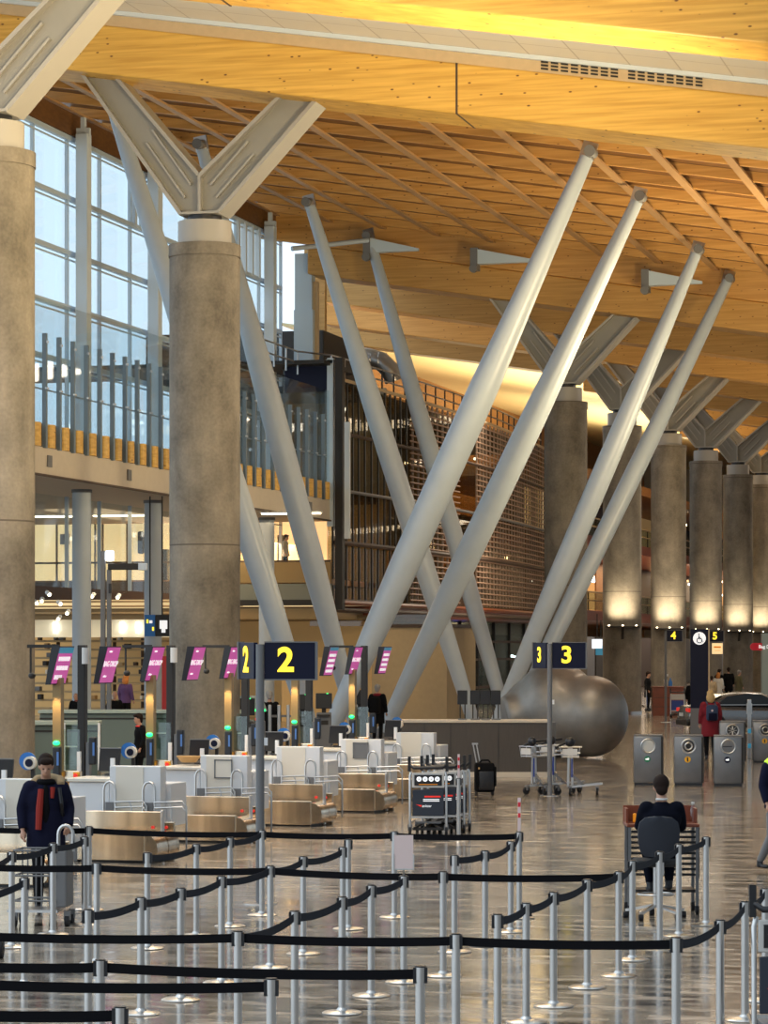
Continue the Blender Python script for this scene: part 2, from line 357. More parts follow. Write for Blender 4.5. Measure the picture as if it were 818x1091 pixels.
# glulam main beams, one per column row
BL = {-12.5: 'golden glulam roof beam nearest the viewer, crossing the top edge', 0.0: 'golden glulam roof beam resting on the big V-headed column'}
for i, y in enumerate(rows):
    t0 = -12.6 if y < 46 else (-10.6 if y < 50 else (-11.0-.29*(y-50) if y < 95 else -9.0))
    t1 = 30
    r = thing('roof_beam', BL.get(y, '%s glulam roof beam beyond the slatted opening, counted from the viewer' % ORD[max(0, i-2)]), 'beam', (0, y, 0), 0, 'main glulam roof beams')
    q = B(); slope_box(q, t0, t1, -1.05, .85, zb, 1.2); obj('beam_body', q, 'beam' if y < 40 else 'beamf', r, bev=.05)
    if y < 1:
        jt = 6.6 if y == 0 else 4.4
        q = B(); slope_box(q, jt, jt+.05, -1.06, .86, lambda t: zb(t)-.012, 1.21); obj('beam_joint', q, 'brownf', r)
# bay ceilings between neighbouring rows (white tiles), tan fascias and steel edge channels
def ceil(y0, y1, t0, t1, m='white_panel'):
    q = B(); slope_box(q, t0, t1, y0, y1, zc, .15); struct('ceiling', q, m)
ceil(-26, -12.5, -12.6, 30); ceil(-12.5, .2, -12.6, 30)
for a, c_ in zip(rows[2:-1], rows[3:]): ceil(a, c_, -10.8-.29*max(0, a-50) if a < 98 else -28, 30, 'white_panel' if a < 90 else 'ceilw')
ceil(161.5, 232, -28, 30, 'ceilw')
q = B(); slope_box(q, -12.6, 30, -1.0, -.5, lambda t: zb(t)+1.2, .40); struct('trim_1', q, 'tan')
q = B(); slope_box(q, -12.6, 30, -1.12, -1.0, lambda t: zc(t)-.1, .1); struct('trim_2', q, 'mull')
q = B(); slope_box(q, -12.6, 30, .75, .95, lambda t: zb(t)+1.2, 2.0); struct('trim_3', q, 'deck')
q = B(); slope_box(q, -12.6, 30, 45.0, 45.3, lambda t: zb(t)+1.2, 1.6); struct('trim_4', q, 'joist')
# slatted opening: deck, joists, battens
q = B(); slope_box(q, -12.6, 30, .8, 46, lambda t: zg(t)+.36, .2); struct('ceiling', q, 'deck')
gr = thing('ceiling_grid', 'timber joist and batten grid above the leaning grey tubes', 'ceiling grid')
nj = 16
for j in range(nj):
    y = 1.9 + j*3.02
    if y > 45: break
    q = B(); slope_box(q, -12.4, 29.8, y-.09, y+.09, lambda t: zg(t)+.05, .31); obj('joist', q, 'joist', gr)
for j in range(-1, 19):
    t = -9.6 + j*2.266
    q = B(); slope_box(q, t-.15, t+.15, 1, 45, zg, .07); obj('batten', q, 'batten', gr)
# ventilation slots in the tan fascia
vn = thing('ceiling_vent', 'row of dark ventilation slots in the pale fascia above the golden beam', 'vent')
for half, (p0, p1) in enumerate(((575, 660), (668, 750))):
    k0 = TY; q = B()
    for row_ in range(3):
        for j in range(8):
            px = p0 + (p1-p0)*(j+.1)/8; pxe = p0 + (p1-p0)*(j+.82)/8
            d = dY(px, -1.02); ta = CX-SN*d+CS*(px-409)/3000*d; d = dY(pxe, -1.02); tb = CX-SN*d+CS*(pxe-409)/3000*d
            zz = lambda t, r_=row_: zb(t)+1.27+.08*r_
            slope_box(q, ta, tb, -1.03, -.99, zz, .04)
    obj('slot_panel', q, 'dark', vn)
# back / far walls
q = B(); q.box((-28, 170, 13), (.4, 130, 26)); struct('wall_left', q, 'wood2')
q = B(); q.box((0, 232, 12), (120, .5, 24)); struct('wall_far', q, 'cream')
# tall glazed facade on the left (plane x=-12)
GT = -12.0
yA, yE = 8.0, 46.0
zrows = []
for py in (132, 198, 258, 318, 378): zrows.append(P(41, py, dT(41, GT)).z)
ztop = zrows[0]
wf = thing('glazed_facade', 'tall blue-white curtain wall of glass on the left', 'glass wall', (0,0,0))
q = B(); q.box((GT-.12, (yA+yE)/2, (ztop+5)/2), (.03, yE-yA, ztop-5)); obj('glass_pane', q, 'glassb', wf)
for z in zrows + [8.3]:
    q = B(); q.box((GT, (yA+yE)/2, z), (.16, yE-yA, .16)); q.box((GT+.02,(yA+yE)/2,z-.22),(.05,yE-yA,.05)); obj('transom', q, 'winbl', wf)
for j in range(13):
    q = B(); y = yA+1.4+j*3.05; q.box((GT, y, (ztop+5)/2), (.12, .09, ztop-5)); obj('mullion', q, 'winbl', wf)
for (a, z0) in ((14.2, zrows[1]), (28, zrows[1]), (40, zrows[1])):
    for j in range(4):
        q = B(); y = a+j*.9; q.box((GT+.04, y, (ztop+z0)/2), (.2, .22, ztop-z0)); obj('louvre_frame', q, 'mull', wf)
q = B(); slope_box(q, GT-.3, GT+.1, yA, yE, lambda t: ztop+.1, .75); struct('trim_5', q, 'deck')
for px in (89, 165, 230, 288):
    y = TY(px, GT+.45); fc = thing('facade_column', '%s white steel column standing in front of the glass facade, from the left' % ORD[(89,165,230,288).index(px)], 'column', (GT+.45, y, 0), 0, 'white facade columns')
    q = B(); q.box((0,0,(8.8+ztop)/2), (.42,.42, ztop-8.8+.3)); obj('shaft', q, 'mull', fc, bev=.03)
    q = B(); q.box((0,0,ztop+.2), (.46,.16,.3)); q.box((0,.0,ztop+.45),(.14,.2,.5)); obj('head_bracket', q, 'mull', fc)
# outside: pale neighbouring block seen through the glass
ob = thing('outdoor_building', 'pale low building seen outside through the glass facade', 'building', (-85, 75, 0))
q = B(); q.box((0,0,5),(16,110,10)); obj('wall', q, 'white', ob)
for j in range(12):
    q = B(); q.box((8.05,-50+j*9,6.5),(.1,6.5,3.2)); obj('window', q, 'winbl', ob)
# ------------------------------------------------------------ gallery on the left
gt = -8.5
yg0, yg1 = TY(-60, gt), TY(352, gt)
q = B(); q.box(((gt+GT-14)/2, (yg0+yg1)/2, 8.42), (abs(GT-14-gt), yg1-yg0, .84)); struct('ceiling', q, 'cream')
q = B(); q.box((gt+.02, (yg0+yg1)/2, 8.02), (.1, yg1-yg0, .06)); struct('trim_6', q, 'brownf')
gl = thing('gallery_balustrade', 'glass balustrade with upright steel posts and timber cladding along the upper gallery', 'balustrade', (gt, 0, 0))
q = B(); q.box((-.02, (yg0+yg1)/2, 11.3), (.02, yg1-yg0, 3.7)); obj('glass_pane', q, 'glassb', gl)
q = B(); q.tube([(-.14, yg0, 10.55), (-.14, yg1, 10.55)], .025, 8); obj('rail', q, 'steel', gl)
q = B(); q.box((-.28, (yg0+yg1)/2, 9.2), (.25, yg1-yg0, .7)); obj('backing', q, 'brownf', gl)
y = yg0+.4; k = 0
while y < yg1-.2:
    q = B(); q.box((.03, y, 9.17), (.12, .16, .72)); q.bar((.03,y,9.5),(.03,y,12.15),.13,.10); obj('post', q, 'postb', gl)
    obj('clamp', B().box((.1, y, 11.9), (.06, .1, .07)), 'steel', gl); obj('clamp', B().box((.1,y,10.55),(.06,.16,.05)), 'steel', gl)
    q = B(); q.prism([(y+.28+.22*math.cos(a), .1+.14*math.sin(a)) for a in [PI*i/8 for i in range(9)]], 8.84, 9.5, 'z')
    q2 = B(); q2.rings([[(v*.9-.02, u+.0, z) for u,v in [(y+.56+.23*math.cos(a), .16*math.sin(a)) for a in [PI*i/8 for i in range(9)]]] for z in (8.84, 9.52)]); q.bm.free()
    obj('timber_cladding', q2, 'beam', gl)
    y += 1.13; k += 1
for px in (52, 137, 258, 330):
    v = P(px, 484 if px<100 else 0, dT(px, gt)); tag(obj('wall_vent', B().box((gt+.03, v.y, 8.45), (.03, .34, .34)), 'grey'), 'small grey square vent in the gallery edge, %s from the left' % ORD[(52,137,258,330).index(px)], 'vent', 'vents in the gallery edge')
# slim round columns under the gallery
for px in (87, 163, 284):
    t = -10.0; y = TY(px, t); i = (87,163,284).index(px)
    cc = thing('gallery_column', '%s slim grey round column under the gallery, from the left' % ORD[i], 'column', (t, y, 0), 0, 'round columns under the gallery')
    obj('shaft', B().lathe([(.3,0),(.3,8)], n=28), 'tubew', cc, True); obj('collar', B().lathe([(.33,7.9),(.33,8)], n=28), 'grey', cc, True)
# navy end box and steel jamb of the gallery
eb = thing('gallery_end_screen', 'navy panel in a steel frame at the far end of the upper gallery', 'screen', (0,0,0))
ey = yg1+.15
x0 = P(302, 0, dY(302, ey)).x; x1 = P(352, 0, dY(352, ey)).x
zt = P(330, 388, dY(330, ey)).z; zl = P(330, 418, dY(330, ey)).z
obj('panel', B().box(((x0+x1)/2, ey, (zt+8.8)/2), (x1-x0, .2, zt-8.8)), 'glassd', eb)
obj('panel', B().box(((x0+x1)/2, ey-.12, (zt+zl)/2+.0), (x1-x0-.2, .06, zt-zl)), 'navy', eb)
q = B(); q.box((x1+.05, ey-.1, (zt+8)/2), (.25,.3,zt-8+.4)); q.box(((x0+x1)/2, ey-.1, zt+.06), (x1-x0+.3,.3,.14)); obj('frame', q, 'winbl', eb)
obj('jamb', B().box((x1+.42, ey-.1, (zt+4.7)/2), (.3,.4,zt-4.7+.4)), 'dark', eb)
obj('light_tube', B().box((x1+.78, ey-.3, 9.6), (.2,.2,4.6)), 'mull', eb)
# ------------------------------------------------------------ rooms behind the gallery (cross wall facing the hall)
cy = TY(352, gt)      # y of the cross wall
def FX(px, y): return P(px, 0, dY(px, y)).x
def FZ(py, px, y): return P(px, py, dY(px, y)).z
def fbox(px0, px1, py0, py1, y, dep, b=None):      # box facing the viewer on the plane y
    b = b or B(); xa, xb = FX(px0, y), FX(px1, y); za, zb_ = FZ(py1, (px0+px1)/2, y), FZ(py0, (px0+px1)/2, y)
    return b.box(((xa+xb)/2, y+dep/2, (za+zb_)/2), (xb-xa, dep, zb_-za))
q = fbox(-20, 352, 545, 652, cy+7, .3); struct('wall_office', q, 'glowwall')
q = fbox(-20, 352, 618, 624, cy, 7); struct('floor_upper', q, 'wood2')
q = fbox(-20, 352, 648, 660, cy-.2, 12); struct('trim_7', q, 'goldp')
of = thing('office_glazing', 'warm lit upstairs office glazing under the gallery', 'glazing', (0,0,0))
for px in (60, 78, 101, 109, 135, 172, 255, 330):
    obj('mullion', fbox(px-.7, px+.7, 523 if px < 180 else 553, 620, cy-.05, .1), 'brownf', of)
for py in (553, 599): obj('transom', fbox(-20, 352, py-1, py+1, cy-.05, .1), 'brownf', of)
obj('glass_pane', fbox(-20, 352, 550, 620, cy, .03), 'glassc', of)
band = thing('brown_parapet', 'dark brown parapet band below the lit office windows', 'parapet', (0,0,0))
obj('panel', fbox(-20, 245, 620, 639, cy-.3, .25), 'brownf', band)
for py in (640, 645, 652): obj('ledge', fbox(-20, 245, py, py+2, cy-.5, .3), 'slat', band)
band = thing('bronze_parapet', 'bronze and perforated balcony front behind the leaning tubes', 'parapet', (0,0,0))
obj('bronze_panel', fbox(252, 352, 599, 621, cy-.3, .2), 'goldp', band)
obj('perforated_panel', fbox(252, 352, 622, 639, cy-.4, .3), 'perf', band)
obj('ledge', fbox(252, 352, 639, 645, cy-.5, .5), 'dark', band)
for k_, (px, nm) in enumerate(((50,'left'),(200,'middle'),(300,'right'))):
    obj_ = thing('ceiling_light', '%s cream light strip on the soffit under the gallery' % nm, 'light', (0,0,0))
for k_ in range(3):
    pass
for o in [o for o in C.objects if o.name.startswith('ceiling_light')]: 
    px = {'l':60,'m':130,'r':310}[o['label'][0]]; yy = cy-8
    x_ = FX(px, yy); o.location = (x_, yy, 7.95)
    obj('diffuser', B().box((0,0,-.02),(2.2,.3,.05)), 'lamp', o); obj('housing', B().box((0,0,.03),(2.3,.4,.06)), 'white', o)
light('gallery_downlight', 'AREA', (-13, cy-9, 7.8), 450, WARM, 7, (-13, cy-9, 0), 14)
light('office_light', 'AREA', (-14, cy+3, 7.6), 1500, WARM, 9, (-15, cy+3, 0), 4)
light('shop_light', 'AREA', (-15, cy+6, 4.2), 260, WARM, 12, (-15, cy+6, 0), 5)
# office contents
tag(obj('notice_board', fbox(64, 73, 569, 580, cy+6.85, .14), 'grey'), 'grey notice board on the lit office wall upstairs', 'board')
tag(obj('hanging_coat', fbox(146, 152, 566, 590, cy+6.7, .3), 'blackm', bev=.08), 'dark coat hanging in the upstairs office', 'coat')
tag(obj('dark_cabinet', fbox(171, 178, 585, 620, cy+6, .3), 'black', bev=.03), 'small black cabinet upstairs beside the second round column', 'cabinet')
tag(obj('dark_cabinet', fbox(295, 301, 570, 600, cy+6, .4), 'dark', bev=.03), 'tall dark shelf unit in the upstairs office behind the leaning tubes', 'cabinet')
# lower shop
q = fbox(-20, 400, 655, 840, cy+9.5, .3); struct('wall_shop', q, 'glowroom')
fs = thing('shop_fascia', 'pale translucent fascia over the shop with slim vertical lamps', 'fascia', (0,0,0))
obj('panel', fbox(-20, 180, 660, 679, cy+.3, .2), 'litfas', fs)
obj('panel', fbox(-20, 180, 652, 660, cy+.2, .3), 'brownf', fs)
for px in (58, 129, 146):
    obj('lamp', fbox(px-1.3, px+1.3, 663, 674, cy+.1, .15), 'lampw', fs)
sh = thing('wall_shelving', 'wide tan slatted shelving stacked with goods inside the shop', 'shelving', (0,0,0))
for py in range(682, 758, 9): obj('shelf', fbox(-10, 178, py, py+2.2, cy+3.5, .5), 'slat', sh)
for px in range(0, 180, 30): obj('upright', fbox(px, px+1.2, 680, 830, cy+3.6, .3), 'brownf', sh)
for i in range(46):
    px = random.uniform(36, 165); r_ = random.randint(0, 7); py = 682+9*r_
    h = random.uniform(3, 6); m_ = random.choice(['goldp','offw','dark','kraft','slat','grey','whitec','brownf'])
    tag(obj('shop_goods', fbox(px, px+random.uniform(2,6), py-h, py, cy+3.3, .3), m_, bev=.02), 'boxed goods on the tan shop shelving', 'goods', 'goods on the shop shelves')
rp = tag(obj('red_partition', fbox(164, 188, 699, 800, cy-3, .2), 'red', bev=.02), 'deep red partition wall behind the check-in desks', 'partition')
tag(obj('lit_doorway', fbox(188, 200, 696, 800, cy-3, .12), 'glowwall', bev=.01), 'bright doorway panel beside the red partition', 'doorway')
tag(obj('wall_screen', fbox(118, 134, 687, 706, 92, .12), 'screen', bev=.02), 'bright white screen hanging behind the magenta displays', 'screen')
ws = thing('gate_sign', 'blue sign with yellow arrows hanging by the big column', 'sign', (0,0,0)); yy = 22
obj('panel', fbox(154, 165, 655, 678, yy, .15), 'blue', ws)
for (a,b_) in ((156,660),(162,668)): obj('mark', fbox(a, a+1.8, b_, b_+4, yy-.02, .03), 'yellow', ws)
obj('mark', fbox(159, 162, 661, 664, yy-.02, .03), 'whitetx', ws)
obj('hanger', fbox(159, 160, 524, 655, yy, .05), 'dark', ws)
ws = thing('gate_sign', 'dark sign with a white symbol beside the blue hanging sign', 'sign', (0,0,0))
obj('panel', fbox(165.5, 180, 655, 678, yy, .15), 'dark', ws); obj('mark', fbox(170, 178, 661, 670, yy-.02, .03), 'whitetx', ws); obj('mark', fbox(172, 176, 670, 674, yy-.02, .03), 'whitetx', ws); obj('hanger', fbox(172, 173, 524, 655, yy, .05), 'dark', ws)
for i, (px, py) in enumerate(((36,640),(45,638),(50,631),(62,641),(100,633),(127,634),(73,651),(64,657))):
    y_ = cy-.9; s_ = thing('track_spotlight', 'small track spotlight below the office windows, %s of eight' % ORD[i], 'spotlight', (FX(px,y_), y_, FZ(py,px,y_)), random.uniform(-.6,.6), 'spotlights below the office')
    obj('head', B().tube([(0,0,0),(.08,-.22,-.1)], .09, 12), 'mull', s_, True); obj('lamp', B().disc((.085,-.235,-.1), .07, .02), 'lamp', s_); obj('arm', B().bar((0,0,0),(0,.5,.12),.03), 'dark', s_)
# dark low-level glazing right of the gallery end, beige box
bx = thing('beige_partition', 'large plain beige partition box beyond the check-in row', 'partition', (0,0,0)); by = 41
obj('wall', fbox(396, 476, 668, 800, by, 5), 'beige', bx)
obj('coping', fbox(395, 477, 665, 668.5, by-.1, 5.2), 'brownf', bx)
obj('skirting', fbox(396, 476, 772, 800, by-.06, .08), 'cream', bx)
# timber-lit zone 250..405 lower
tag(obj('timber_screen', fbox(300, 396, 700, 800, cy+2.5, .2), 'glowroom', bev=.02), 'warm timber wall behind the leaning tube bases', 'wall panel')
tag(obj('shop_front_glass', fbox(330, 476, 655, 667, 45, .05), 'glassd'), 'strip of dim glazing above the beige partition', 'glazing')
# ------------------------------------------------------------ lattice building (plane x=-8.5 beyond the gallery)
lt = -8.5
y0, y1 = TY(357, lt), TY(583, lt)
z0, z1 = 4.75, 13.7
la = thing('lattice_facade', 'curving copper lattice and glass facade of the mezzanine block', 'facade', (lt, 0, 0))
def bow(y): return .9*math.sin(PI*min(1, max(0, (y-y0)/(y1-y0))))
seg = 26
for (sa, sb) in ((0, 11), (13, 26)):
    for j in range(34):
        z = z0+.3 + j*(z1-z0-.3)/34
        for s_ in (sa,):
            q = B(); pts = [(bow(y0+(y1-y0)*s/seg), y0+(y1-y0)*s/seg, z) for s in range(max(sa,6) if sa == 0 else sa, sb+1)]
            q.tube(pts, .035, 4); obj('lattice_bar', q, 'copper', la)
for s_ in range(0, 54):
    if 21 < s_ < 27: continue
    y = y0+(y1-y0)*s_/53; q = B(); xx = bow(y)-.1; q.bar((xx, y, z0+.2), (xx-.0, y+.15*math.sin(s_), z1), .07, .12); obj('mullion', q, 'dark' if s_ < 13 else 'brownl', la)
q = B(); pts = [(bow(y0+(y1-y0)*s/seg)-.3, y0+(y1-y0)*s/seg) for s in range(seg+1)]
q.rings([[(x,y,z0) for x,y in pts]+[(x-.03,y,z0) for x,y in reversed(pts)], [(x,y,z1) for x,y in pts]+[(x-.03,y,z1) for x,y in reversed(pts)]]); obj('glass_pane', q, 'glassd', la)
for z, m_ in ((z0+.05,'mahog'), (9.3,'grey'), (z0-.25,'brownf'), (z1+.05,'tan'), (7.2,'brownf'), (11.6,'brownf')):
    q = B(); pts = [(bow(y0+(y1-y0)*s/seg), y0+(y1-y0)*s/seg, z) for s in range(seg+1)]; q.tube(pts, .1 if z<9 or z>14 else .07, 6); obj('edge_beam', q, m_, la)
q = B(); q.box((-2.6, (y0+y1)/2+2, z0-.25), (6, y1-y0-4, .4)); obj('floor_slab', q, 'mahog', la)
q = B(); q.box((-3.2, (y0+y1)/2+2, 9.3), (5, y1-y0-4, .3)); obj('floor_slab', q, 'brownf', la)
q = B(); q.box((-3.2, (y0+y1)/2+2, z1+.0), (5.6, y1-y0-4, .3)); obj('roof_slab', q, 'dark', la)
q = B(); q.box((-6, (y0+y1)/2+2, 9.5), (.3, y1-y0-4, 9.5)); obj('inner_wall', q, 'roomn', la)
q = B(); q.box((-3, y0+9, 9.5), (5.5, .15, 9.3)); obj('end_wall', q, 'roomn', la)
for i in range(9):
    y = y0+2+i*(y1-y0-4)/8; q = B(); q.box((-3.5, y, 6.9+2.2*(i%2)), (.5, .18, 1.4)); obj('inner_column', q, 'wood2', la)
for i in range(26):
    px = random.choice((random.uniform(362, 420), random.uniform(430, 575))); y = TY(px, lt-1.6); z = random.uniform(5.6, 13.2)
    obj('lamp', B().ell((-1.6, y, z), (.08,.08,.08), 6), 'lampw' if i%3 else 'lamp', la, True)
light('lattice_interior', 'AREA', (-11.0, (y0+y1)/2, 9.1), 1500, (1,.86,.66), 4, (-11.5, (y0+y1)/2, 0), 30)
light('lattice_interior', 'AREA', (-11.0, (y0+y1)/2, 13.9), 1500, (1,.86,.66), 4, (-11.5, (y0+y1)/2, 0), 30)
# roof terrace: railing, duct, blue column
rl = thing('terrace_railing', 'thin steel railing along the roof edge of the lattice block', 'railing', (lt, 0, z1+.1))
ys = [y0-6+i*1.6 for i in range(int((y1-y0+6)/1.6)+1)]
for y in ys:
    obj('baluster', B().bar((bow(y)-.3 if y>y0 else -1.2, y, 0), (bow(y)-.3 if y>y0 else -1.2, y, .9), .06), 'steel' if y < y0+6 else 'dark', rl)
for z in (.45, .9):
    obj('rail', B().tube([(bow(y)-.3 if y>y0 else -1.2, y, z) for y in ys], .035, 6), 'steel', rl)
dd = dY(404, 52)
du = thing('ventilation_duct', 'silver spiral ventilation duct on the roof terrace', 'duct', P(404, 384, dd))
obj('pipe', B().tube([(-1.2,0,.25),(-.4,0,.1),(.1,0,-.05),(.5,0,-.45),(.65,.1,-.9)], .42, 20), 'duct', du, True)
for i in range(4): obj('seam', B().torus((-1.0+i*.35,0,.2-i*.08), .42, .02, 'x'), 'steel', du)
tag(obj('plant_block', B().box((-15, 52, 15.4), (8, 6, 2.2)), 'dark', bev=.05), 'dark louvred plant enclosure behind the roof duct', 'enclosure')
bc = thing('steel_column', 'pale blue square steel column at the end of the glass facade', 'column', (0,0,0)); yy = 45.4
obj('shaft', fbox(314, 332, 270, 330, yy, .5), 'winbl', bc); obj('shaft', fbox(313, 333, 330, 386, yy-.1, .6), 'winbl', bc)
obj('back_panel', fbox(324, 346, 262, 390, yy+5, .3), 'beamf', bc)
obj('trim', fbox(332, 338, 300, 386, yy+.2, .3), 'tan', bc)
q = fbox(-20, 345, 388, 392, cy-1, 5); tag(obj('terrace_deck', q, 'dark'), 'dark edge of the roof deck above the navy panel', 'deck')
# rod strut and bracket blades below the grid fascia
st = thing('tie_rod', 'slim white tie rod between the facade and a leaning tube top', 'rod', (0,0,0))
obj('rod', B().tube([P(311, 265, 112), P(392, 256, 113.8)], .1, 10), 'tubew', st, True)
for i, (px, py, px2) in enumerate(((392, 262, 446), (506, 274, 570), (688, 297, 748))):
    a = P(px, py, dY(px, 44.2)); c2 = P(px2, py+4, dY(px2, 44.2))
    k = thing('steel_bracket', '%s tapered blue-grey steel bracket under the timber fascia, from the left' % ORD[i], 'bracket', a, 0, 'steel brackets')
    L_ = c2.x-a.x; dz = c2.z-a.z
    obj('blade', B().rings([[(0,-.25,-.3),(0,.25,-.3),(0,.25,.32),(0,-.25,.32)],[(L_,-.06,dz-.05),(L_,.06,dz-.05),(L_,.06,dz+.05),(L_,-.06,dz+.05)]]), 'winbl', k)
    obj('hinge', B().box((0,0,-.1),(.3,.5,.9)).disc((0,-.3,-.5),.16,.2), 'grey', k)
# ------------------------------------------------------------ far storefront & mezzanine
ff = thing('far_storefront', 'dark glazed shop front behind the sculpture', 'shop front', (0,0,0)); ft = -9.6
ya, yb = TY(470, ft), TY(600, ft)
obj('glass_pane', B().box((ft, (ya+yb)/2, 2.2), (.04, yb-ya, 4.4)), 'glassg', ff)
for j in range(9): obj('mullion', B().box((ft+.05, ya+j*(yb-ya)/8, 2.2), (.14,.16,4.4)), 'dark', ff)
for z in (1.0, 2.4, 3.3): obj('transom', B().box((ft+.05,(ya+yb)/2,z),(.12,yb-ya,.12)), 'brownf', ff)
q = B(); q.box((ft-6, (ya+yb)/2+10, 2.3), (.3, yb-ya+30, 4.6)); struct('wall_store', q, 'brownl')
light('store_light', 'AREA', (ft-3, (ya+yb)/2, 4.3), 260, (.9,.95,1), 3, (ft-3, (ya+yb)/2, 0), 20)
for i in range(14):
    y = random.uniform(ya, yb+4); z = random.uniform(2.4, 4.1); m_ = random.choice(['lampw','screen','lamp','blueh','green'])
    obj('lamp', B().box((ft-1.5-random.random()*3, y, z), (.1, random.uniform(.3,1.1), random.uniform(.08,.2)), bev=.01), m_, ff)
tag(obj('blue_screen', B().box((ft-.5, TY(497, ft)+.5, 3.6), (.15, 2.2, 1.0), bev=.02), 'bluescr'), 'bright blue screen inside the dark shop front', 'screen')
# mezzanine decks beyond column C
mz = thing('far_mezzanine', 'distant warm lit balcony levels between the far concrete columns', 'mezzanine', (-9, 0, 0)); yb0, yb1 = 92, 225
for z, m_ in ((4.9,'mahog'), (9.3,'mahog'), (13.2,'wood2')):
    obj('floor_slab', B().box((-5, (yb0+yb1)/2, z), (11, yb1-yb0, .6)), m_, mz)
for z in (5.2, 9.6):
    obj('glass_pane', B().box((.3, (yb0+yb1)/2, z+.55), (.03, yb1-yb0, 1.0)), 'glassg', mz)
    for k_ in range(2): obj('rail', B().tube([(.35, yb0, z+1.1-.5*k_), (.35, yb1, z+1.1-.5*k_)], .05, 6), 'steel', mz)
    for j in range(26): obj('baluster', B().bar((.35, yb0+j*5.3, z), (.35, yb0+j*5.3, z+1.1), .07), 'dark', mz)
for lv, z in enumerate((0.0, 5.2, 9.6)):
    for j in range(11):
        y = yb0+6+j*12; obj('wall_panel', B().box((-5, y, z+1.9), (.2, 11.4, 3.7)), ['glowroom','brownf','grey','glowwall','darkint','wood2'][(j*5+lv*2)%6] if lv else ['darkint','brownf','grey'][(j)%3], mz)
for i in range(96):
    y = random.uniform(yb0, yb1); lv = random.choice((0, 5.2, 5.2, 5.2, 9.6)); z = lv + random.uniform(2.2, 3.6)
    obj('lamp', B().box((-random.uniform(.5,4.5), y, z), (.1, random.uniform(.2,1.0), random.uniform(.08,.22))), random.choice(['lamp','lamp','lampw','glowwall']), mz)
light('far_mezz_light', 'AREA', (-11, 160, 8.8), 4500, WARM, 5, (-11, 160, 0), 120)
light('far_mezz_light', 'AREA', (-11, 160, 4.4), 2200, (1,.85,.7), 5, (-11, 160, 0), 120)
# ============================================================ CONCRETE COLUMNS WITH V HEADS
CR = .87
def column(y, label, ztop=12.9, lamp=False, warm='armp'):
    r = thing('concrete_column', label, 'column', (0, y, 0), 0, 'concrete columns')
    obj('shaft', B().lathe([(CR,0),(CR,ztop-.34),(CR-.015,ztop-.34),(CR-.015,ztop-.3),(CR+.02,ztop-.3),(CR+.02,ztop)], n=40), 'conc', r, True)
    obj('base_ring', B().lathe([(CR+.03,0),(CR+.03,.14)], n=40), 'steel', r, True)
    obj('neck', B().lathe([(.66,ztop),(.66,ztop+.58)], n=36), 'armd', r, True)
    obj('bearing', B().lathe([(.42,ztop+.58),(.42,ztop+.74)], n=24), 'black', r, True)
    z = ztop+.74
    v = obj('v_head', B(), warm, r) if False else None
    for s in (-1, 1):
        # tapered channel arm: web plate with flanges
        if s < 0: bi, bo, ti, to, yd = (-.02, z+.95), (-.48, z), (-2.15, 0), (-3.05, 0), .45
        else: bi, bo, ti, to, yd = (.02, z+.95), (.48, z), (2.05, 0), (2.95, 0), .45
        tiz, toz = zb(ti[0])+.03, zb(to[0])+.03
        pbi, pbo, pti, pto = (bi[0], bi[1]), (bo[0], bo[1]), (ti[0], tiz), (to[0], toz)
        poly = [(0, z)] + [pbo, pto, pti, pbi]
        a = obj('arm', B().prism(poly, -yd*.55, yd*.55, 'y'), warm, r)
        f = B(); f.bar((pbo[0],0,pbo[1]), (pto[0],0,pto[1]), 2*yd, .09); f.bar((pbi[0],0,pbi[1]), (pti[0],0,pti[1]), 2*yd, .09); obj('flange', f, 'armd', a)
        f = B()
        for k_ in (.33, .66):
            sx = pbo[0]+(pbi[0]-pbo[0])*k_; sz_ = pbo[1]+(pbi[1]-pbo[1])*k_; dx = (pto[0]-pbo[0]); dz = (pto[1]-pbo[1])
            f.bar((sx+dx*.03,-.3,sz_+dz*.03), (sx+dx*.42,-.3,sz_+dz*.42), .08, .05)
        obj('rib', f, 'armd', a)
    obj('stiffener', B().box((0,-.32,z+.5), (.07,.25,1.0)), 'armd', r)
    obj('base_plate', B().box((0,0,z+.02), (1.05,.95,.06)), 'armd', r)
    if lamp:
        hy = 3.93
        A_ = -1.38; ux, uy = math.cos(A_), math.sin(A_)
        f = obj('light_shelf', B().bar((ux*.5,uy*.5,hy),(ux*(CR+.75),uy*(CR+.75),hy),1.5,.06).bar((ux*.8,uy*.8,hy-.55),(ux*(CR+.6),uy*(CR+.6),hy-.05),.12,.08), 'dark', r)
        for a in (A_-.42, A_, A_+.42):
            obj('lamp', B().ell(((CR+.62)*math.cos(a), (CR+.62)*math.sin(a), hy+.06), (.045,.045,.03), 6), 'lamp', f, True)
            l = light('column_uplight', 'SPOT', ((CR+.6)*math.cos(a), y+(CR+.6)*math.sin(a), hy+.12), 270, (1,.84,.58), .2, ((CR-.1)*math.cos(a), y+(CR-.1)*math.sin(a), hy+3.0), spot=math.radians(125), blend=1)
    return r
column(-13.5, 'massive concrete column cut by the left edge of the picture')
column(0, 'massive round concrete column with a grey steel V head behind the check-in desks')
for i, y in enumerate(ROWC):
    column(y, '%s far concrete column to the right of the leaning tubes%s' % (ORD[i], ', washed by an uplight' if i else ', unlit and grey-blue'), 12.93+.04*i, lamp=i > 0, warm='armp')
light('column_head_uplight', 'SPOT', (3.5, -20, 12.0), 1500, (1,.76,.42), .5, (4, -6, 18), spot=2.3, blend=1)
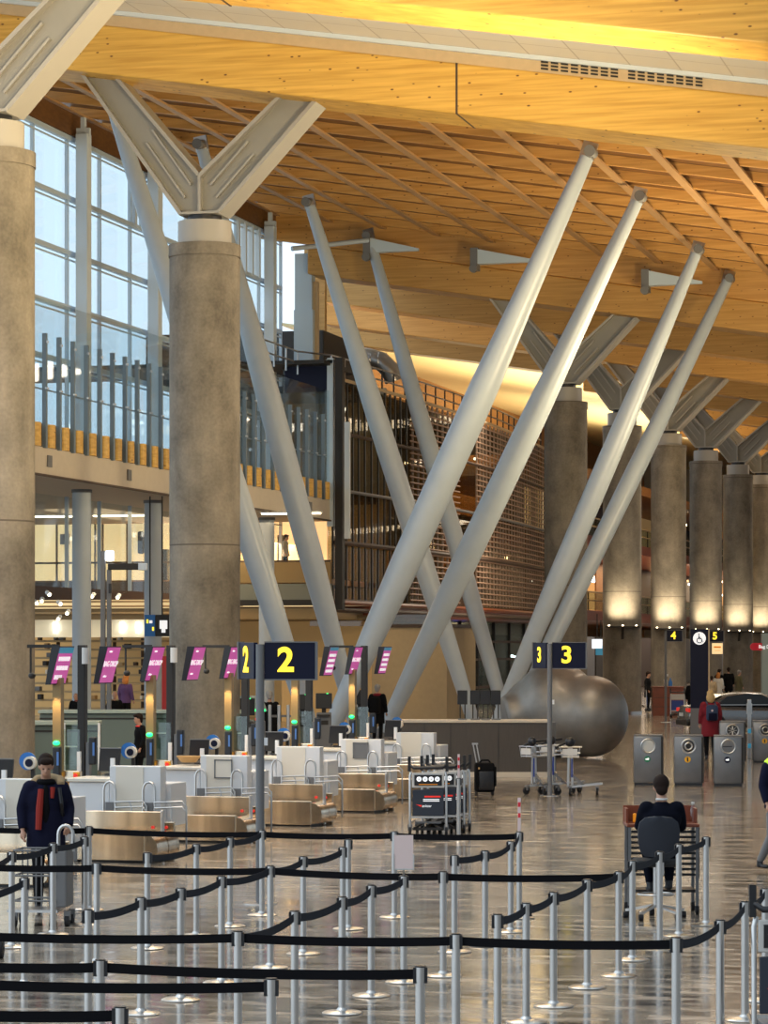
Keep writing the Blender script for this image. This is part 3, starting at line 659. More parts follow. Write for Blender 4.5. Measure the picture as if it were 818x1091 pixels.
# ============================================================ LEANING TUBES
def leaning(px0, py0, d0, px1, py1, d1, label, r0=.2, r1=.4, r2=.24):
    # line through two picture points at given depths, carried down to the floor
    dx = (px1-px0)/(py1-py0)
    yb_ = 690+9000/d1; xb = px0+dx*(yb_-py0)
    top = P(px0, py0, d0); base = P(xb, yb_, d1)
    r = thing('leaning_tube', label, 'strut', (base.x, base.y, 0), 0, 'leaning steel tubes')
    T = top-Vector((base.x, base.y, 0)); Ld = T.normalized(); n = 16
    pts = []; rr = []
    for i in range(n+1):
        f = i/n; pts.append(Ld*(.25)+ (T-Ld*.55)*f*1.0); rr.append(r2+(r1-r2)*min(1,f/.3) if f < .3 else (r1 if f < .6 else r1+(r0-r1)*((f-.6)/.4)))
    obj('shaft', B().tube(pts, 0, 28, rr), 'tubew', r, True)
    obj('foot', B().lathe([(.5,0),(.5,.06),(.3,.1),(.26,.32)], n=24), 'grey', r, True)
    e = pts[-1]
    obj('head_plate', B().bar(e-Ld*.05, T+Ld*.0+Vector((0,0,.15)), .12, .44, (1,0,0)).bar(e-Ld*.05, e+Ld*.12, .3, .3), 'steel', r)
    obj('hinge_pin', B().disc((T.x, T.y-.1, T.z-.15), .17, .5), 'grey', r, True)
    return r
leaning(630,157,81.5, 395,682,84, 'longest grey tube leaning right, its top touching the golden beam', r1=.44)
leaning(683,205,90.4, 473,645,93.5, 'second grey tube leaning right, just beyond the longest one', r1=.42)
leaning(745,262,102.8, 580,650,104, 'third grey tube leaning right, crossing in front of the grey-blue column', r1=.39)
leaning(778,293,110.6, 588,683,106.5, 'fourth and farthest grey tube leaning right, rising beside the sculpture', r1=.36)
leaning(115,97,85.5, 302,685,86, 'grey tube leaning left that passes behind the big V-headed column', r1=.40)
leaning(213,150,94, 365,720,95, 'grey tube leaning left whose top shows in the crook of the steel V', r1=.41)
leaning(328,212,106, 495,740,106, 'grey tube leaning left in front of the copper lattice, nearer of two', r1=.40)
leaning(392,248,114.2, 530,735,110, 'farthest grey tube leaning left, tied by a slim rod at its top', r1=.36)
# ============================================================ CHECK-IN ROW
G1 = G(154, 39.15)                      # near right corner of the first conveyor
STEP = 4.13
def U(i): return (G1[0], G1[1]+STEP*i, 0)
NAMEU = {-1:'at the left edge behind the man in the navy parka', 0:'nearest in full view, right of the man in the parka', 1:'second in full view, below the wicker basket', 2:'third in full view, behind the sign 2 pole', 3:'fourth in full view, under the square-panelled desk', 4:'farthest of the row, beside the trolley stack'}
def L(px, py, d, i=1):                   # place seen in unit 1, returned local to that unit's corner
    v = P(px, py, d); o = U(i); return Vector((v.x-o[0], v.y-o[1], v.z))
# conveyor
def conveyor():
    r = thing('bag_conveyor', '', 'conveyor', (0,0,0), 0, 'stainless baggage conveyors')
    cap = lambda y0, y1, h: [(y0,0,0)]
    obj('side_panel', B().box((-.5,.03,.23),(1.0,.05,.40)), 'cabsteel', r, bev=.012)
    obj('side_panel', B().box((-.5,.52,.36),(1.16,.05,.66)), 'cabsteel', r, bev=.012)
    obj('side_panel', B().box((-.35,1.0,.26),(.9,.05,.52)), 'cabsteel', r, bev=.012)
    obj('end_post', B().box((.09,.5,.36),(.04,.08,.7)), 'steel', r, bev=.01)
    for y in (.27, .76):
        obj('belt', B().box((-.5,y,.36),(1.0,.42,.03)), 'rubber', r)
        q = B(); pr = [(0,.04),(.10,.05),(.14,.1),(.15,.2),(.13,.3),(.07,.37),(0,.4)]
        q.rings([[(x*1.2,y-.235,z) for x,z in pr],[(x*1.2,y+.225,z) for x,z in pr]]); obj('end_cap', q, 'cabsteel', r, True)
    obj('under_frame', B().box((-.5,.5,.03),(.95,.9,.06)), 'black', r)
    obj('button', B().disc((-.05,.485,.47),.022,.03), 'redled', r); obj('button', B().disc((-.02,.965,.44),.022,.03), 'redled', r)
    obj('weigh_plate', B().box((-1.35,.5,.17),(.7,.95,.34)), 'grey', r, bev=.02)
    return r
def desk(step=True):
    r = thing('check_in_desk', '', 'desk', (0,0,0), 0, 'white check-in desks')
    obj('front_panel', B().box((-.62,1.45,.86),(.78,.24,.86)), 'white', r, bev=.01)
    obj('cream_inlay', B().box((-.7,1.322,.86),(.42,.012,.84)), 'offw', r)
    obj('side_cabinet', B().box((-.42,1.95,.72),(.5,.7,.62)), 'white', r, bev=.01)
    obj('worktop', B().box((-1.3,1.75,1.08),(.75,.8,.05)), 'offw', r, bev=.01)
    obj('back_cabinet', B().box((-1.35,2.0,.55),(.8,.5,1.0)), 'offw', r, bev=.01)
    obj('inner_panel', B().box((-1.35,1.42,.80),(.62,.04,.5)), 'white', r, bev=.01)
    obj('plinth', B().box((-.8,1.7,.22),(1.0,.4,.44)), 'dark', r)
    return r
def handrail():
    r = thing('luggage_hoop_rail', '', 'hoop rail', (0,0,0), 0, 'steel hoop rails between conveyors')
    for x, h in ((-1.05,.0),(-.45,.0)):
        pts = [(x,1.2,.0),(x,1.2,.95)]+[(x+.09-.09*math.cos(a),1.2,.95+.12*math.sin(a)) for a in [PI*i/6 for i in range(1,6)]]+[(x+.18,1.2,.95),(x+.18,1.2,.0)]
        obj('hoop', B().tube(pts,.018,8), 'steel', r, True)
        obj('pad', B().box((x+.09,1.2,.55),(.12,.03,.45)), 'grey', r)
    for x in (-.86, -.26):
        for z in (.78, .7):
            pts = [(x,1.15,z),(x+.42,1.15,z+.02),(x+.48,1.15,z-.05),(x+.48,1.15,.1)]
            obj('bar', B().tube(pts,.014,8), 'steel', r, True)
        obj('bar', B().tube([(x+.22,1.15,.78),(x+.25,1.15,.72),(x+.25,1.15,.2)],.014,8), 'steel', r, True)
    return r
DP = L(156, 690, 46.0); DD = L(182, 690, 47.2)
def display(lit, kind):
    r = thing('display_pole', '', 'display', (0,0,0), 0, 'display poles with magenta screens')
    p = DP if lit else DD; o = Vector((p.x, p.y, 0)); T_ = 3.02
    x, y = o.x, o.y
    if lit:
        obj('pole', B().box((x+.08,y,1.7),(.13,.14,1.7)), 'goldp', r); obj('pole', B().box((x+.08,y,.5),(.12,.12,1.0)), 'black', r)
        obj('lamp', B().ell((x+.08,y-.08,1.58),(.055,.05,.035),8), 'green', r, True)
        obj('handset', B().box((x+.1,y-.1,1.3),(.12,.1,.45)), 'black', r, bev=.02); obj('handset_screen', B().box((x+.13,y-.155,1.35),(.03,.01,.2)), 'handscr', r)
        obj('bracket', B().box((x-.16,y,T_),(.5,.05,.05)), 'dark', r); obj('drop_rod', B().bar((x-.36,y,T_),(x-.36,y,2.62),.025), 'dark', r)
        obj('camera_head', B().ell((x-.34,y,2.58),(.055,.055,.05),8), 'dark', r, True)
        sx = x+.12
        l = light('pole_lamp', 'SPOT', (0,0,0), 42, (1,.72,.38), .03, spot=1.0); l.parent = r; l.location = (x+.08,y-.22,2.42); l.rotation_euler = (math.radians(12),0,0)
    else:
        obj('pole', B().box((x,y,1.52),(.12,.14,3.04)), 'dark', r, bev=.01); obj('pole', B().box((x+.1,y,1.2),(.06,.1,.7)), 'grey', r)
        obj('handset', B().box((x+.2,y-.08,1.42),(.12,.1,.42)), 'black', r, bev=.02); obj('handset_screen', B().box((x+.23,y-.135,1.45),(.03,.01,.2)), 'handscr', r)
        if kind == 'text': obj('lamp_housing', B().tube([(x+.08,y-.08,2.75),(x+.08,y-.08,3.0)],.06,10), 'whitec', r, True)
        sx = x+.42
    s = B(); tl = .2
    # screen leaning: top toward the passengers, face along +x
    f = bpy.data.objects.new('screen', None)
    W_, H_ = .60, .57; y0_ = y-W_/2
    q = B(); q.rings([[(sx-.13,y0_,2.45),(sx-.05,y0_,2.45),(sx+.1,y0_,T_),(sx-.03,y0_,T_)],[(sx-.13,y0_+W_,2.45),(sx-.05,y0_+W_,2.45),(sx+.1,y0_+W_,T_),(sx-.03,y0_+W_,T_)]])
    bpy.data.objects.remove(f); obj('screen_housing', q, 'black', r)
    ang = math.atan2(.15, T_-2.45)
    def face(a0, a1, z0, z1, e, m, nm, par=r):     # a along y (0..1), z fraction
        def pt(a, z, e_): return (sx-.05+.15*z + e_*math.cos(ang), y0_+W_*a, 2.45+(T_-2.45)*z - e_*math.sin(ang))
        q = B(); q.rings([[pt(a0,z0,0),pt(a1,z0,0),pt(a1,z1,0),pt(a0,z1,0)],[pt(a0,z0,e),pt(a1,z0,e),pt(a1,z1,e),pt(a0,z1,e)]]); return obj(nm, q, m, par)
    sc = face(.03,.97,.03,.97,.006,'pink','screen')
    if kind == 'grid':
        face(.03,.97,.82,.97,.01,'blueh','header',sc)
        for r_ in range(3):
            n_ = 6 if r_ < 2 else 4
            for k in range(n_): face(.12+.13*k,.2+.13*k,.62-.24*r_,.73-.24*r_,.012,'whitetx','icon',sc)
    elif kind == 'bars':
        face(.03,.97,.86,.97,.01,'blueh','header',sc)
        for z in (.12,.3,.48,.66): face(.12,.85,z,z+.09,.011,'whitetx','text_line',sc)
    else:
        def lab(s_, size, a, z):
            v = Vector((sx-.05+.15*z+.012, y0_+W_*a, 2.45+(T_-2.45)*z))
            o = text('lettering', s_, size, 'whitetx', sc, v, (0,0,0), off=.0005, ext=.002)
            M_ = Matrix(((0, math.sin(ang), math.cos(ang)),(1,0,0),(0, math.cos(ang), -math.sin(ang))))
            o.rotation_euler = M_.to_euler()
        lab('BAG DROP', .125, .5, .52); lab('avinor', .05, .3, .86); lab('avinor', .055, .28, .2)
    return r
def estop_bar():
    r = thing('scanner_bar', '', 'scanner bar', (0,0,0), 0, 'scanner bars with emergency buttons')
    a, b_ = DP, DD; z = 1.1
    x0, x1 = a.x+.12, b_.x+.1; y = a.y+.05
    X0, X1 = L(161,0,46).x, L(184,0,46).x
    y = L(172,0,46).y
    obj('bar', B().box(((X0+X1)/2,y,z),(X1-X0,.1,.13)), 'cabsteel', r, bev=.01)
    for x in (X0+.04, X1-.04):
        obj('button_box', B().box((x,y-.08,z),(.085,.06,.09)), 'amberb', r); obj('stop_button', B().disc((x,y-.12,z),.03,.04), 'redled', r)
    obj('glass_panel', B().box(((X0+X1)/2,y,1.48),(X1-X0-.04,.02,.6)), 'glassg', r)
    for x in (X0+.03, X1-.03): obj('panel_clip', B().box((x,y,1.3),(.05,.05,.3)), 'white', r)
    obj('printer', B().box(((X0+X1)/2,y+.05,.92),(.34,.2,.16)), 'kraft', r, bev=.04)
    obj('lower_box', B().box(((X0+X1)/2,y+.15,.6),(.4,.3,.4)), 'dark', r)
    return r
def cable():
    r = thing('handheld_scanner', '', 'scanner', (0,0,0), 0, 'handheld scanners on looped cables')
    c = L(194, 845, 45.6)
    obj('holster', B().box((c.x-.1,c.y,1.0),(.2,.14,.1)).bar((c.x-.2,c.y-.06,.98),(c.x+.06,c.y-.06,1.06),.06), 'black', r, bev=.01)
    pts = [(c.x-.17,c.y-.07,.95)]+[(c.x-.02+.16*math.cos(a), c.y-.07, .78+.15*math.sin(a)) for a in [PI*1.05+PI*1.1*i/12 for i in range(13)]]
    obj('cable', B().tube(pts,.016,6), 'black', r, True); obj('side_box', B().box((c.x,c.y+.2,.75),(.3,.28,.62)), 'white', r, bev=.01)
    return r
def monitor():
    r = thing('desk_monitor', '', 'monitor', (0,0,0), 0, 'monitors on the check-in desks')
    c = L(212, 800, 45.5); x, y = c.x, c.y; z = 1.12
    obj('screen', B().rings([[(x-.17,y-.02,z+.06),(x-.13,y-.06,z+.4),(x-.13,y-.02,z+.4),(x-.17,y+.02,z+.06)],[(x+.15,y-.02,z+.06),(x+.19,y-.06,z+.4),(x+.19,y-.02,z+.4),(x+.15,y+.02,z+.06)]]), 'black', r)
    obj('bezel', B().box((x+.03,y-.05,z+.4),(.33,.05,.015)), 'grey', r)
    obj('stand', B().box((x+.02,y+.08,z+.12),(.06,.05,.26)).box((x+.02,y+.1,z+.01),(.22,.16,.02)), 'black', r); obj('paper_stand', B().box((x+.12,y-.2,z+.14),(.06,.05,.24)), 'white', r)
    return r
def roll():
    r = thing('tag_roll', '', 'roll', (0,0,0), 0, 'blue baggage tag rolls')
    c = L(229, 792, 47.4); x, y, z = c.x, c.y, c.z
    obj('blue_flange', B().disc((x-.06,y+.06,z+.02),.125,.03,24), 'blue', r); obj('paper', B().disc((x-.0,y,z),.09,.08,24), 'offw', r); obj('core', B().disc((x,y-.045,z),.055,.03,20), 'navy', r)
    obj('holder', B().bar((x,y+.1,0),(x,y+.1,z),.05), 'dark', r)
    return r
kinds = {-1:('grid','text'), 0:('text','text'), 1:('text','bars'), 2:('bars','bars'), 3:('text','bars')}
protos = {}
def place(nm, fn, i, label, key=None):
    key = key or nm
    if key not in protos:
        o = fn(); protos[key] = o
    else: o = dup(protos[key])
    o.location = U(i); o['label'] = label
    return o
for i in range(-1, 5):
    w_ = NAMEU[i]
    place('conveyor', conveyor, i, 'stainless baggage conveyor '+w_)
    place('desk', desk, i, 'white check-in desk '+w_)
    place('rail', handrail, i, 'looped steel hoop rail '+w_)
    if i < 4:
        place('cable', cable, i, 'black scanner with drooping cable '+w_)
    if i > -1 or True:
        place('monitor', monitor, i-0, 'black desk monitor '+w_)
        place('roll', roll, i, 'blue and cream tag roll '+w_)
for i in range(0, 5):
    which = ['leftmost','second','third','fourth','fifth'][i]
    k1 = 'grid' if i == 0 else 'text'
    place('display', lambda: display(True, k1), i-0, '%s magenta screen on a bronze-lit pole, counted from the left%s' % (which, ', showing a blue header' if k1 == 'grid' else ''), 'L'+k1)
    k2 = 'text' if i < 3 else 'bars'
    place('display', lambda: display(False, k2), i, '%s magenta screen on a dark pole, counted from the left' % which, 'D'+k2)
    place('bar', estop_bar, i, 'scanner bar with two yellow emergency buttons, %s from the left' % which.replace('leftmost','first'))
bk = L(201, 806, 45.2); o = U(1)
t_ = thing('wicker_basket', 'small wicker basket on the second check-in desk', 'basket', (o[0]+bk.x, o[1]+bk.y, 1.16))
obj('bowl', B().lathe([(.12,0),(.2,.1),(.18,.1),(.1,.02)], n=20), 'kraft', t_, True)
for i in (1, 3):
    o = U(i); m_ = 'offw' if i == 1 else 'grey'
    f = tag(obj('desk_emblem', B().box((0,0,0),(.3,.015,.3)), m_, loc=(o[0]-.62, o[1]+1.31, 1.08), bev=.01), 'square panel on the front of the %s check-in desk' % ('second' if i == 1 else 'fourth'), 'panel')
    obj('frame', B().box((0,-.012,.14),(.3,.01,.02)).box((0,-.012,-.14),(.3,.01,.02)).box((.14,-.012,0),(.02,.01,.3)).box((-.14,-.012,0),(.02,.01,.3)), 'grey', f)
# rear counters (grey green)
def rear_counter(px0, px1, pyt, z, label, glass):
    d = (CZ-z)*3000/(pyt-690); a = P(px0, pyt, d); e = P(px1, pyt, d); r = thing('rear_counter', label, 'counter', (a.x, a.y, 0), TH); Lx = (e-a).length
    obj('body', B().box((Lx/2,.4,(z-.08)/2),(Lx,.7,z-.08)), 'greenc', r, bev=.01)
    obj('top', B().box((Lx/2,.35,z-.03),(Lx+.05,.85,.08)), 'greent', r, bev=.01)
    obj('recess_line', B().box((Lx/2,.045,z-.2),(Lx,.02,.04)), 'dark', r)
    for g0, g1 in glass:
        x0_, x1_ = (g0-px0)/3000*d, (g1-px0)/3000*d
        obj('glass_screen', B().box(((x0_+x1_)/2,-.3,.95),(x1_-x0_,.03,.85)), 'glassg', r)
        for x in (x0_, x1_): obj('screen_post', B().box((x,-.3,.9),(.05,.05,1.0)), 'white', r)
        obj('screen_shelf', B().box(((x0_+x1_)/2,-.15,.9),(x1_-x0_,.3,.03)), 'white', r)
    return r
rear_counter(-30, 104, 769, 1.42, 'near grey-green counter with glass screens at the left, behind the man', [(-20,21),(70,107)])
rear_counter(42, 262, 757, 1.45, 'long grey-green counter running in front of the big concrete column', [(166,200),(236,262)])
# kiosks behind
def kiosk(px, d, label, m_='black', h=1.65):
    x, y = G(px, d); r = thing('self_service_kiosk', label, 'kiosk', (x, y, 0), TH, 'self service machines')
    obj('body', B().box((0,0,h*.33),(.42,.35,h*.66)), 'grey', r, bev=.02)
    obj('screen', B().box((0,-.05,h*.85),(.46,.12,.44)), m_, r, bev=.02); obj('neck', B().box((0,.05,h*.68),(.12,.1,.2)), 'dark', r)
    obj('shelf', B().box((0,-.25,h*.62),(.36,.2,.04)), 'dark', r); obj('status_light', B().box((.1,-.12,h*.97),(.05,.03,.02)), 'green', r)
    obj('slot', B().box((0,-.18,h*.5),(.25,.02,.12)), 'dark', r)
for px, d, lb in ((262,72,'black self service machine with a green light left of the sign 2 pole'),(322,78,'black self service machine just right of sign 2'),(345,80,'black self service machine between two magenta screens'),(383,86,'tall self service machine near the crossing of the grey tubes')):
    kiosk(px, d, lb, h=1.75)
gm = thing('green_machine', 'grey machine with a green glowing canopy near the sign 2 pole', 'machine', (*G(270, 73), 0), TH)
obj('cabinet', B().box((0,0,.55),(.6,.5,1.1)), 'grey', gm, bev=.03); obj('canopy', B().prism([(-.35,1.35),(.35,1.35),(.2,1.75),(-.35,1.75)],-.25,.25), 'greent', gm, bev=.02)
obj('post', B().box((-.3,0,1.2),(.06,.4,.5)), 'dark', gm); obj('light_strip', B().box((.05,-.27,1.38),(.55,.03,.05)), 'green', gm); obj('red_lamp', B().ell((.1,-.28,1.15),(.05,.04,.05),6), 'redled', gm)
tn = thing('entrance_gate', 'row of slim steel gate posts behind sign 2', 'gate', (*G(302, 74), 0), TH)
for k in range(4): obj('gate_post', B().box((-.36+.24*k,0,.75),(.08,.08,1.5)), 'steel', tn, bev=.02)
obj('rail', B().box((-.0,0,1.2),(.8,.04,.06)), 'grey', tn)
# lamp post with globe and arm
lp = thing('lamp_post', 'slender steel lamp post with a white glowing head and a side arm', 'lamp', (*G(113, 75), 0), TH); zz = P(0,587,75).z
obj('pole', B().box((-.08,0,zz/2),(.13,.16,zz)).box((.08,0,zz/2-.25),(.12,.14,zz-.5)), 'grey', lp, bev=.02)
obj('lamp_head', B().box((.1,-.02,zz-.13),(.22,.2,.28)), 'lampw', lp, bev=.05); obj('arm', B().box((.48,-.02,zz-.42),(.85,.16,.17)), 'dark', lp, bev=.02); obj('arm_tip', B().box((.98,-.02,zz-.42),(.24,.18,.19)), 'mull', lp, bev=.02)
obj('speaker', B().box((.12,-.12,zz-1.0),(.08,.1,.26)), 'black', lp, bev=.01)
# ============================================================ NUMBER SIGNS
def num_sign(px, d, digit, label, w=.62, h=.46, top=None, pole=True, side=True):
    x, y = G(px, d); top = top or 3.06; r = thing('number_sign', label, 'sign', (x, y, 0), TH)
    if pole:
        obj('pole', B().lathe([(.05,0),(.05,top-.02)], n=16), 'grey', r, True); obj('base_plate', B().lathe([(.2,0),(.2,.012),(.06,.02)], n=24), 'steel', r)
        obj('pole_clip', B().box((.07,-.03,1.9),(.04,.04,.09)), 'white', r)
    pn = obj('panel', B().box((w/2+.05,.03,top-h/2),(w,.06,h)), 'navy', r, bev=.004)
    obj('frame', B().box((w+.06,.03,top-h/2),(.03,.09,h+.02)).box((w/2+.05,.03,top-h-.005),(w,.08,.015)).box((w/2+.05,.03,top+.005),(w,.08,.015)), 'grey', pn)
    text('numeral', digit, .42*h/.46, 'yellow', pn, (w/2+.0, -.008, top-h/2), off=.012)
    if side:
        a = 1.92; ca, sa = math.cos(a), math.sin(a); q = B(); q.box((0,0,0),(w,.05,h)); p2 = obj('panel', q, 'navy', r, bev=.004, loc=(-.05+ca*w/2, sa*w/2+.02, top-h/2), rz=a)
        # numeral on the outward side of the rear-facing panel
        text('numeral', digit, .42, 'yellow', p2, (0,.032,0), (PI/2,0,PI), off=.012)
        obj('frame', B().box((w/2,0,0),(.03,.08,h+.02)), 'grey', p2)
    return r
num_sign(277, 33.0, '2', 'navy pole sign with a yellow number 2 above the check-in row', w=.60, h=.43)
num_sign(585.5, 57.0, '3', 'navy pole sign with a yellow number 3 in front of the sculpture', w=.68, h=.52, top=3.1)
num_sign(709, 113, '4', 'small distant navy sign with a yellow 4 above the mahogany counter', w=.62, h=.45, top=3.7, side=False)
num_sign(753.5, 117, '5', 'small distant navy sign with a yellow 5 above a pale yellow notice', w=.62, h=.45, top=3.7, side=False)
ys_ = thing('yellow_notice', 'pale yellow notice hanging under sign 5', 'notice', P(764, 691, 117), TH); obj('board', B().box((0,0,0),(.44,.04,.45)), 'glowwall', ys_, bev=.005); obj('heading', B().box((0,-.03,.06),(.3,.01,.07)), 'orange', ys_)
obj('text_line', B().box((0,-.03,-.08),(.25,.01,.02)), 'orange', ys_)
for px in (630, 624):
    q_ = thing('info_screen', 'small %s monitor hanging beyond the third sign' % ('upper' if px == 630 else 'lower'), 'screen', P(636 if px==630 else 640, 686 if px==630 else 693, 150), TH); obj('screen', B().box((0,0,0),(.55,.1,.5)), 'screen' if px==630 else 'blueh', q_, bev=.01); obj('hanger', B().box((0,.02,.9),(.05,.05,1.4)), 'dark', q_)
# pillar with wheelchair symbol
pl = thing('information_pillar', 'tall navy pillar with a white wheelchair symbol', 'pillar', (*G(745, 97.8), 0), TH-.12)
obj('panel', B().box((0,0,2.27),(.62,.42,2.75)), 'navy', pl, bev=.01); obj('base', B().box((0,0,.45),(.62,.42,.9)), 'grey', pl, bev=.01); obj('side_strip', B().box((.33,-.1,2.2),(.05,.3,2.9)), 'tan', pl)
ic = obj('symbol_disc', B().disc((0,-.215,3.32),.22,.02,32), 'whitetx', pl)
obj('wheelchair_symbol', B().torus((.0,-.235,3.25),.085,.016,'y').ell((-.02,-.235,3.46),(.028,.01,.028),6).bar((-.02,-.235,3.42),(-.01,-.235,3.3),.035,.012).bar((-.01,-.235,3.3),(.08,-.235,3.3),.03,.012).bar((.08,-.235,3.3),(.12,-.235,3.19),.03,.012).bar((-.02,-.235,3.38),(.05,-.235,3.37),.022,.012).bar((.12,-.235,3.19),(.15,-.235,3.2),.025,.012), 'navy', ic)
rs = thing('red_sign', 'rounded red hanging sign reading Bag Drop at the right edge', 'sign', P(803, 689, 105), TH)
obj('panel', B().box((.75,0,0),(1.5,.08,.28)).disc((0,0,0),.14,.08), 'redsign', rs); obj('lettering', text('lettering','Bag Drop',.17,'whitetx',rs,(.5,-.05,-.005),off=.002).data and B().box((1.3,0,-.35),(1.0,.08,.2)), 'redsign', rs)
obj('post', B().box((.55,.1,-1.6),(.5,.3,4.2)), 'greent', rs)
# ============================================================ DARK DESK, SUITCASE, SCULPTURE
d = 65.2; ax, ay = G(427, d); Lx = (593-427)/3000*d
dk = thing('service_counter', 'long dark taupe counter with a pale top in front of the sculpture', 'counter', (ax, ay, 0), TH)
obj('front_panel', B().box(((583-427)/6000*d,.45,.68),((583-427)/3000*d,.9,1.16)), 'counter', dk, bev=.01)
for px in (452, 480, 531): obj('seam', B().box(((px-427)/3000*d,-.002,.68),(.012,.012,1.14)), 'black', dk)
obj('top', B().box((Lx/2-.1,.45,1.29),(Lx-.15,.98,.06)), 'cream', dk, bev=.008)
obj('return_side', B().box((Lx-.1,.75,.66),(.22,.5,1.2)), 'grey', dk, bev=.01)
obj('plinth', B().box((Lx/2,.45,.06),(Lx,.96,.12)), 'cream', dk)
for k, px in enumerate((492.5, 506, 517, 528)):
    x = (px-427)/3000*d; m = thing('counter_monitor', '%s black monitor standing on the dark taupe counter, from the left' % ORD[k], 'monitor', P(px, 768, d+.4), TH, 'monitors on the taupe counter')
    m.location.z = 1.32
    obj('screen', B().box((0,0,.52),(.23,.05,.33)), 'black', m, bev=.01); obj('stand', B().bar((-.05,0,.0),(-.05,0,.4),.03).bar((.06,0,0),(.06,0,.4),.03), 'dark', m); obj('foot', B().box((0,-.03,.01),(.2,.2,.03)), 'grey', m)
    obj('keyboard', B().box((0,-.3,.02),(.2,.12,.03)), 'grey', m)
sc = bpy.data.objects
q = B(); dS = 76.5
def SP(px, py, dd): v = P(px, py, dd); return v
R_ = Matrix.Rotation(TH, 3, 'Z')
q.ell(SP(592,759,dS+.6), (1.22,1.2,1.32), 20, R_); q.ell(SP(630,766,dS), (1.02,1.0,1.12), 20, R_)
q.ell(SP(612,766,dS+.2), (1.08,1.0,1.14), 18, R_)
q.ell(SP(566,764,dS+.6), (.85,.8,.98), 16, R_)
v0, v1 = SP(592,757,dS+.6), SP(537,768,dS+.4)
q.tube([v0, v0.lerp(v1,.35), v0.lerp(v1,.75), v1], 0, 24, [1.25,1.05,.66,.6])
sculp = obj('sculpture', q, 'sculpt', remesh=.06); tag(sculp, 'huge rounded patinated metal sculpture with two bulging lobes', 'sculpture')
zmin = min(v.co.z for v in sculp.data.vertices); sculp.location.z = -zmin - .0
x, y = G(516, 57.3); s = thing('suitcase', 'black upright suitcase with its handle pulled out', 'suitcase', (x, y, 0), TH+.1)
obj('body', B().box((0,0,.36),(.40,.26,.60),0,.05), 'blackc', s, True); obj('front_pocket', B().box((.02,-.14,.3),(.3,.05,.38),0,.02), 'black', s, True); obj('side_bulge', B().box((.21,0,.38),(.05,.2,.4),0,.02), 'blackc', s, True)
for sx in (-.17, .16): obj('wheel', B().disc((sx,.05,.04),.04,.04,16,'x').disc((sx,-.08,.04),.04,.04,16,'x'), 'rubber', s)
obj('handle', B().bar((-.15,.1,.66),(-.22,.1,1.03),.022).bar((-.08,.1,.66),(-.15,.1,1.03),.022).bar((-.24,.1,1.04),(-.12,.1,1.04),.035), 'steel', s); obj('grip', B().tube([(-.1,0,.66),(-.05,0,.71),(.08,0,.71),(.12,0,.66)],.018,8), 'blackc', s); obj('tag', B().box((-.13,-.135,.55),(.03,.01,.04)), 'kraft', s)
# ============================================================ BINS
def bin_(px, d, sx, label, st, kind, rz=TH*.6):
    x, y = G(px, d); r = thing('recycling_bin', label, 'bin', (x, y, 0), rz, 'steel recycling bins'); r.scale = (sx, 1, 1)
    obj('body', B().box((0,0,.56),(.64,.5,1.04),0,.045), 'binm', r, True); obj('plinth', B().box((0,0,.03),(.6,.46,.06)), 'black', r); obj('lid', B().box((0,0,1.085),(.62,.48,.03)), 'grey', r, bev=.01)
    obj('edge_strip', B().box((.305,-.24,.56),(.05,.04,1.0)), 'dark', r); o = obj('opening_ring', B().torus((-.0,-.25,.86),.15,.018), 'steel', r, True)
    if kind == 'disc': obj('opening', B().disc((0,-.255,.86),.13,.02,28), 'binl', r)
    elif kind == 'hole': obj('opening', B().disc((0,-.255,.86),.12,.02,28), 'dark', r); obj('inner_ring', B().torus((0,-.27,.86),.075,.018), 'steel', r)
    elif kind == 'slot': obj('opening', B().disc((0,-.255,.86),.13,.02,28), 'grey', r); obj('slot', B().box((-.02,-.268,.86),(.2,.01,.02)), 'black', r)
    else:
        obj('opening', B().disc((0,-.255,.86),.13,.02,28), 'black', r)
        q = B()
        for a in range(8): q.bar((.02*math.cos(a*.785),-.27,.86+.02*math.sin(a*.785)),(.11*math.cos(a*.785),-.27,.86+.11*math.sin(a*.785)),.03,.01)
        obj('pattern', q, 'whitec', r)
    if st:
        k = obj('sticker', B().disc((-.02,-.255,.57),.068,.012,24), {'g':'green2','y':'orange2','n':'navy'}[st], r)
        if st == 'y': obj('pictogram', B().box((-.02,-.263,.57),(.028,.006,.085)), 'black', k, bev=.01)
        else: obj('pictogram', B().box((-.035,-.263,.57),(.045,.006,.03)).box((.0,-.263,.575),(.03,.006,.045)), 'whitetx', k)
    return r
MT['chairc'] = mat('charcoal_fabric', (.022,.025,.035), .85); MT['green2'] = mat('green_sticker', (.01,.20,.09), .5); MT['orange2'] = mat('amber_sticker', (.85,.42,.01), .5)
bin_(690.5, 61.6, 1.0, 'left grey steel bin with a green sticker and pale disc', 'g', 'disc')
bin_(733.3, 61.4, 1.0, 'middle grey steel bin with a yellow sticker and round hole', 'y', 'hole')
bin_(775.5, 61.2, 1.0, 'grey steel bin with a navy sticker and slot, right of the front three', 'n', 'slot')
bin_(780, 73, 1.05, 'grey steel bin with a flower-like opening standing behind the front bins', None, 'flower')
bin_(815, 73.5, 1.05, 'rear grey steel bin cut by the right edge with a yellow sticker', 'y', 'hole')
ip = thing('slim_post', 'slim steel post with blue lights between the rear bins', 'post', (*G(798, 76), 0), TH); obj('shaft', B().box((0,0,.8),(.1,.1,1.6)).box((0,0,1.35),(.14,.1,.3)), 'steel', ip, bev=.01)
for z in (.35,.75): obj('light', B().box((0,-.055,z),(.09,.01,.12)), 'blueh', ip)
